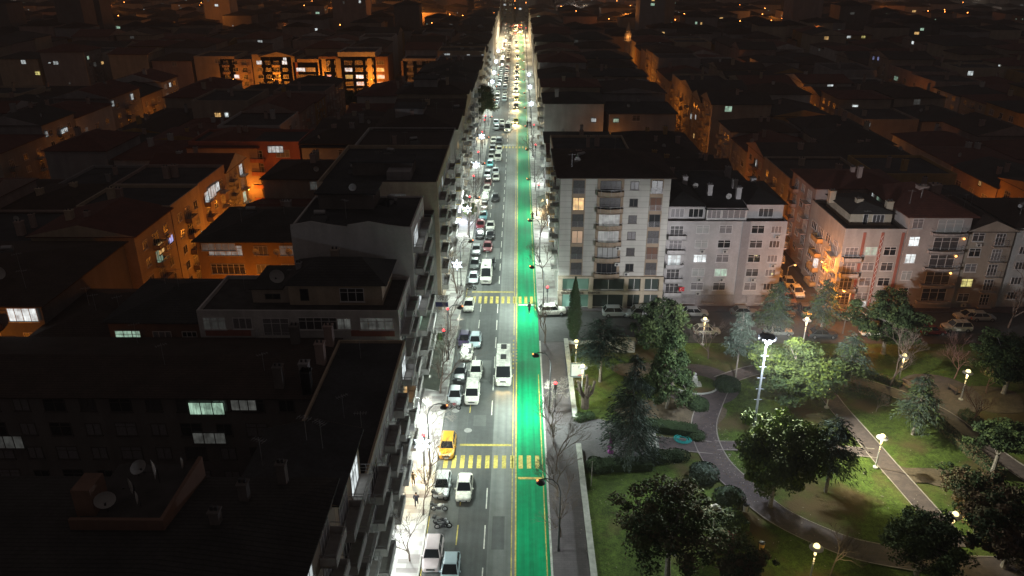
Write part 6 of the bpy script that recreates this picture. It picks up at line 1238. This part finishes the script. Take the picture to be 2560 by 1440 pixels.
# ------------------------------------------------------------------ people
skin = M('skin', (.42,.27,.20), .6); hair = M('dark_hair', (.02,.015,.012), .7)
def tubemesh(verts, edges, rad, mat, name, sub=1):
    me = bpy.data.meshes.new(name); me.from_pydata(verts, edges, []); o = bpy.data.objects.new(name, me); COL.objects.link(o)
    sk = o.modifiers.new('s', 'SKIN'); o.modifiers.new('u', 'SUBSURF').levels = sub
    for i, r_ in enumerate(rad): me.skin_vertices[0].data[i].radius = (r_, r_)
    me.skin_vertices[0].data[0].use_root = True
    bpy.context.view_layer.update(); dg = bpy.context.evaluated_depsgraph_get(); m2 = bpy.data.meshes.new_from_object(o.evaluated_get(dg)); bpy.data.objects.remove(o); m2.materials.clear(); m2.materials.append(mat); m2.name = name; return m2
def person(x, y, z, rz, label, coat, legs, pose='walk', sc=1.):
    t = thing('person', label, 'person', (x, y, z), rz)
    st = .22 if pose == 'walk' else .04
    el = {'akimbo': [(-.42,-.02,1.18),(.42,-.02,1.18)], 'walk': [(-.27,-.03,1.16),(.27,.05,1.16)], 'stand': [(-.27,.02,1.15),(.27,.02,1.15)]}[pose]
    wr = {'akimbo': [(-.24,-.16,1.08),(.24,-.16,1.08)], 'walk': [(-.26,-.22,.98),(.26,-.02,.92)], 'stand': [(-.27,-.05,.9),(.27,-.05,.9)]}[pose]
    J = [(0,0,.95),(0,.01,1.15),(0,0,1.38),(0,0,1.48),(0,-.02,1.58),(0,-.03,1.70),(-.19,0,1.40),el[0],wr[0],(.19,0,1.40),el[1],wr[1],(-.1,0,.9),(-.11,-st*.7,.5),(-.11,-st,.09),(-.11,-st-.17,.04),(.1,0,.9),(.11,st*.2,.5),(.11,st,.10),(.11,st-.15,.04)]
    Ed = [(0,1),(1,2),(2,3),(3,4),(4,5),(2,6),(6,7),(7,8),(2,9),(9,10),(10,11),(0,12),(12,13),(13,14),(14,15),(0,16),(16,17),(17,18),(18,19)]
    Ra = [.13,.13,.14,.055,.09,.085,.065,.045,.03,.065,.045,.03,.085,.06,.042,.035,.085,.06,.042,.035]
    body = tubemesh(J, Ed, Ra, skin, 'body'); bm = bmesh.new(); bm.from_mesh(body)
    for s_, (ex, ey, ez), (wx, wy, wz) in ((-1, *[el[0], wr[0]]), (1, *[el[1], wr[1]])):
        d = (Vector((wx,wy,wz))-Vector((ex,ey,ez))).normalized(); w = Vector((wx,wy,wz)); n = d.cross(Vector((0,1,0))); n = n.normalized() if n.length > .1 else Vector((1,0,0)); u = n.cross(d)
        q = MB(); q.loft([[tuple(w+u*a*.03+n*b_*.014) for a, b_ in ((-1,-1),(1,-1),(1,1),(-1,1))], [tuple(w+d*.09+u*a*.042+n*b_*.014) for a, b_ in ((-1,-1),(1,-1),(1,1),(-1,1))]], skin)
        for k, l in enumerate((.06,.075,.08,.07)):
            p = w+d*.085+u*(-.032+.021*k); p2 = p+d*l*.55+n*.006; q.tube(p, p2, .0095, .009, skin, 5); q.tube(p2, p2+d*l*.4+n*.02, .009, .006, skin, 5)
        p = w+d*.03-u*.035; q.tube(p, p-u*.03+d*.03, .012, .01, skin, 5); q.tube(p-u*.03+d*.03, p-u*.035+d*.06, .01, .007, skin, 5)
        vs = [bm.verts.new(v) for v in q.v]
        for f in q.f:
            try: bm.faces.new([vs[i] for i in f])
            except ValueError: pass
    for p, r_ in (((0,-.125,1.63),.014),((-.085,-.03,1.64),.016),((.085,-.03,1.64),.016)): 
        bmesh.ops.create_icosphere(bm, subdivisions=1, radius=r_, matrix=Matrix.Translation(p))
    bm.to_mesh(body); bm.free(); ob('body', body, t)
    cj = [(0,.01,.80),(0,.01,1.0),(0,.01,1.2),(0,0,1.40),(0,0,1.46),(-.2,0,1.39),el[0],tuple(Vector(el[0])*.1+Vector(wr[0])*.9),(.2,0,1.39),el[1],tuple(Vector(el[1])*.1+Vector(wr[1])*.9)]
    ob('jacket', tubemesh(cj, [(0,1),(1,2),(2,3),(3,4),(3,5),(5,6),(6,7),(3,8),(8,9),(9,10)], [.17,.17,.17,.16,.08,.09,.065,.05,.09,.065,.05], coat, 'jacket'), t)
    ob('trousers', tubemesh([J[0],J[12],J[13],(J[14][0],J[14][1],.13),J[16],J[17],(J[18][0],J[18][1],.13)], [(0,1),(1,2),(2,3),(0,4),(4,5),(5,6)], [.15,.10,.075,.06,.10,.075,.06], legs, 'trousers'), t)
    b = MB(); b.lathe((0,-.01,1.66),[(.104,-.06),(.108,0),(.09,.07),(.05,.11),(.01,.12)], hair, 12); ob('hair', b, t); t.scale = (sc,)*3; return t
co = lambda n, c: M('cloth_'+n, c, .85)
c = G(1034, 1215); person(c[0], c[1], .14, .1, 'person with elbows out walking in the warm shop glow on the left pavement', co('ochre', (.12,.09,.05)), co('khaki', (.09,.07,.05)), 'akimbo', 1.05)
c = G(1042, 1268); person(c[0], c[1], .14, math.pi, 'person in a dark blue jacket walking up the left pavement', co('navy', (.03,.035,.06)), co('navy2', (.025,.03,.045)), 'walk', 1.05)
c = G(1323, 782); person(c[0], c[1], .036, .4, 'person in dark clothes standing on the green lane below the second crossing', co('black', (.02,.02,.022)), co('black2', (.015,.015,.018)), 'walk', 1.1)
c = G(1331, 552); person(c[0], c[1], .14, .0, 'dark-clothed person at the right kerb beyond the cream tower', co('black', 0), co('black2', 0), 'akimbo', 1.1)
c = G(1319, 318); person(c[0], c[1], .036, 0, 'left one of two dark figures standing on the green lane far up the avenue', co('black', 0), co('black2', 0), 'stand', 1.3)
c = G(1323, 318); person(c[0]+.3, c[1], .036, 0, 'right one of two dark figures standing on the green lane far up the avenue', co('black', 0), co('black2', 0), 'stand', 1.3)
c = G(1045, 1003); person(c[0], c[1], .14, 1.2, 'figure by the dark scooter in the bright white shop light', co('greyc', (.15,.15,.16)), co('black2', 0), 'stand', 1.)

# ------------------------------------------------------------------ thin night haze
g = MB(); g.box(-900, 900, -30, 1300, -1, 62, darkm)
hz = ob('haze', g); hz['kind'] = 'stuff'; hm = bpy.data.materials.new('haze'); hm.use_nodes = True; nt = hm.node_tree; nt.nodes.clear()
o_ = nt.nodes.new('ShaderNodeOutputMaterial'); v_ = nt.nodes.new('ShaderNodeVolumePrincipled'); v_.inputs['Density'].default_value = .0005; v_.inputs['Color'].default_value = (.8, .8, .8, 1); nt.links.new(v_.outputs[0], o_.inputs['Volume']); hz.data.materials[0] = hm
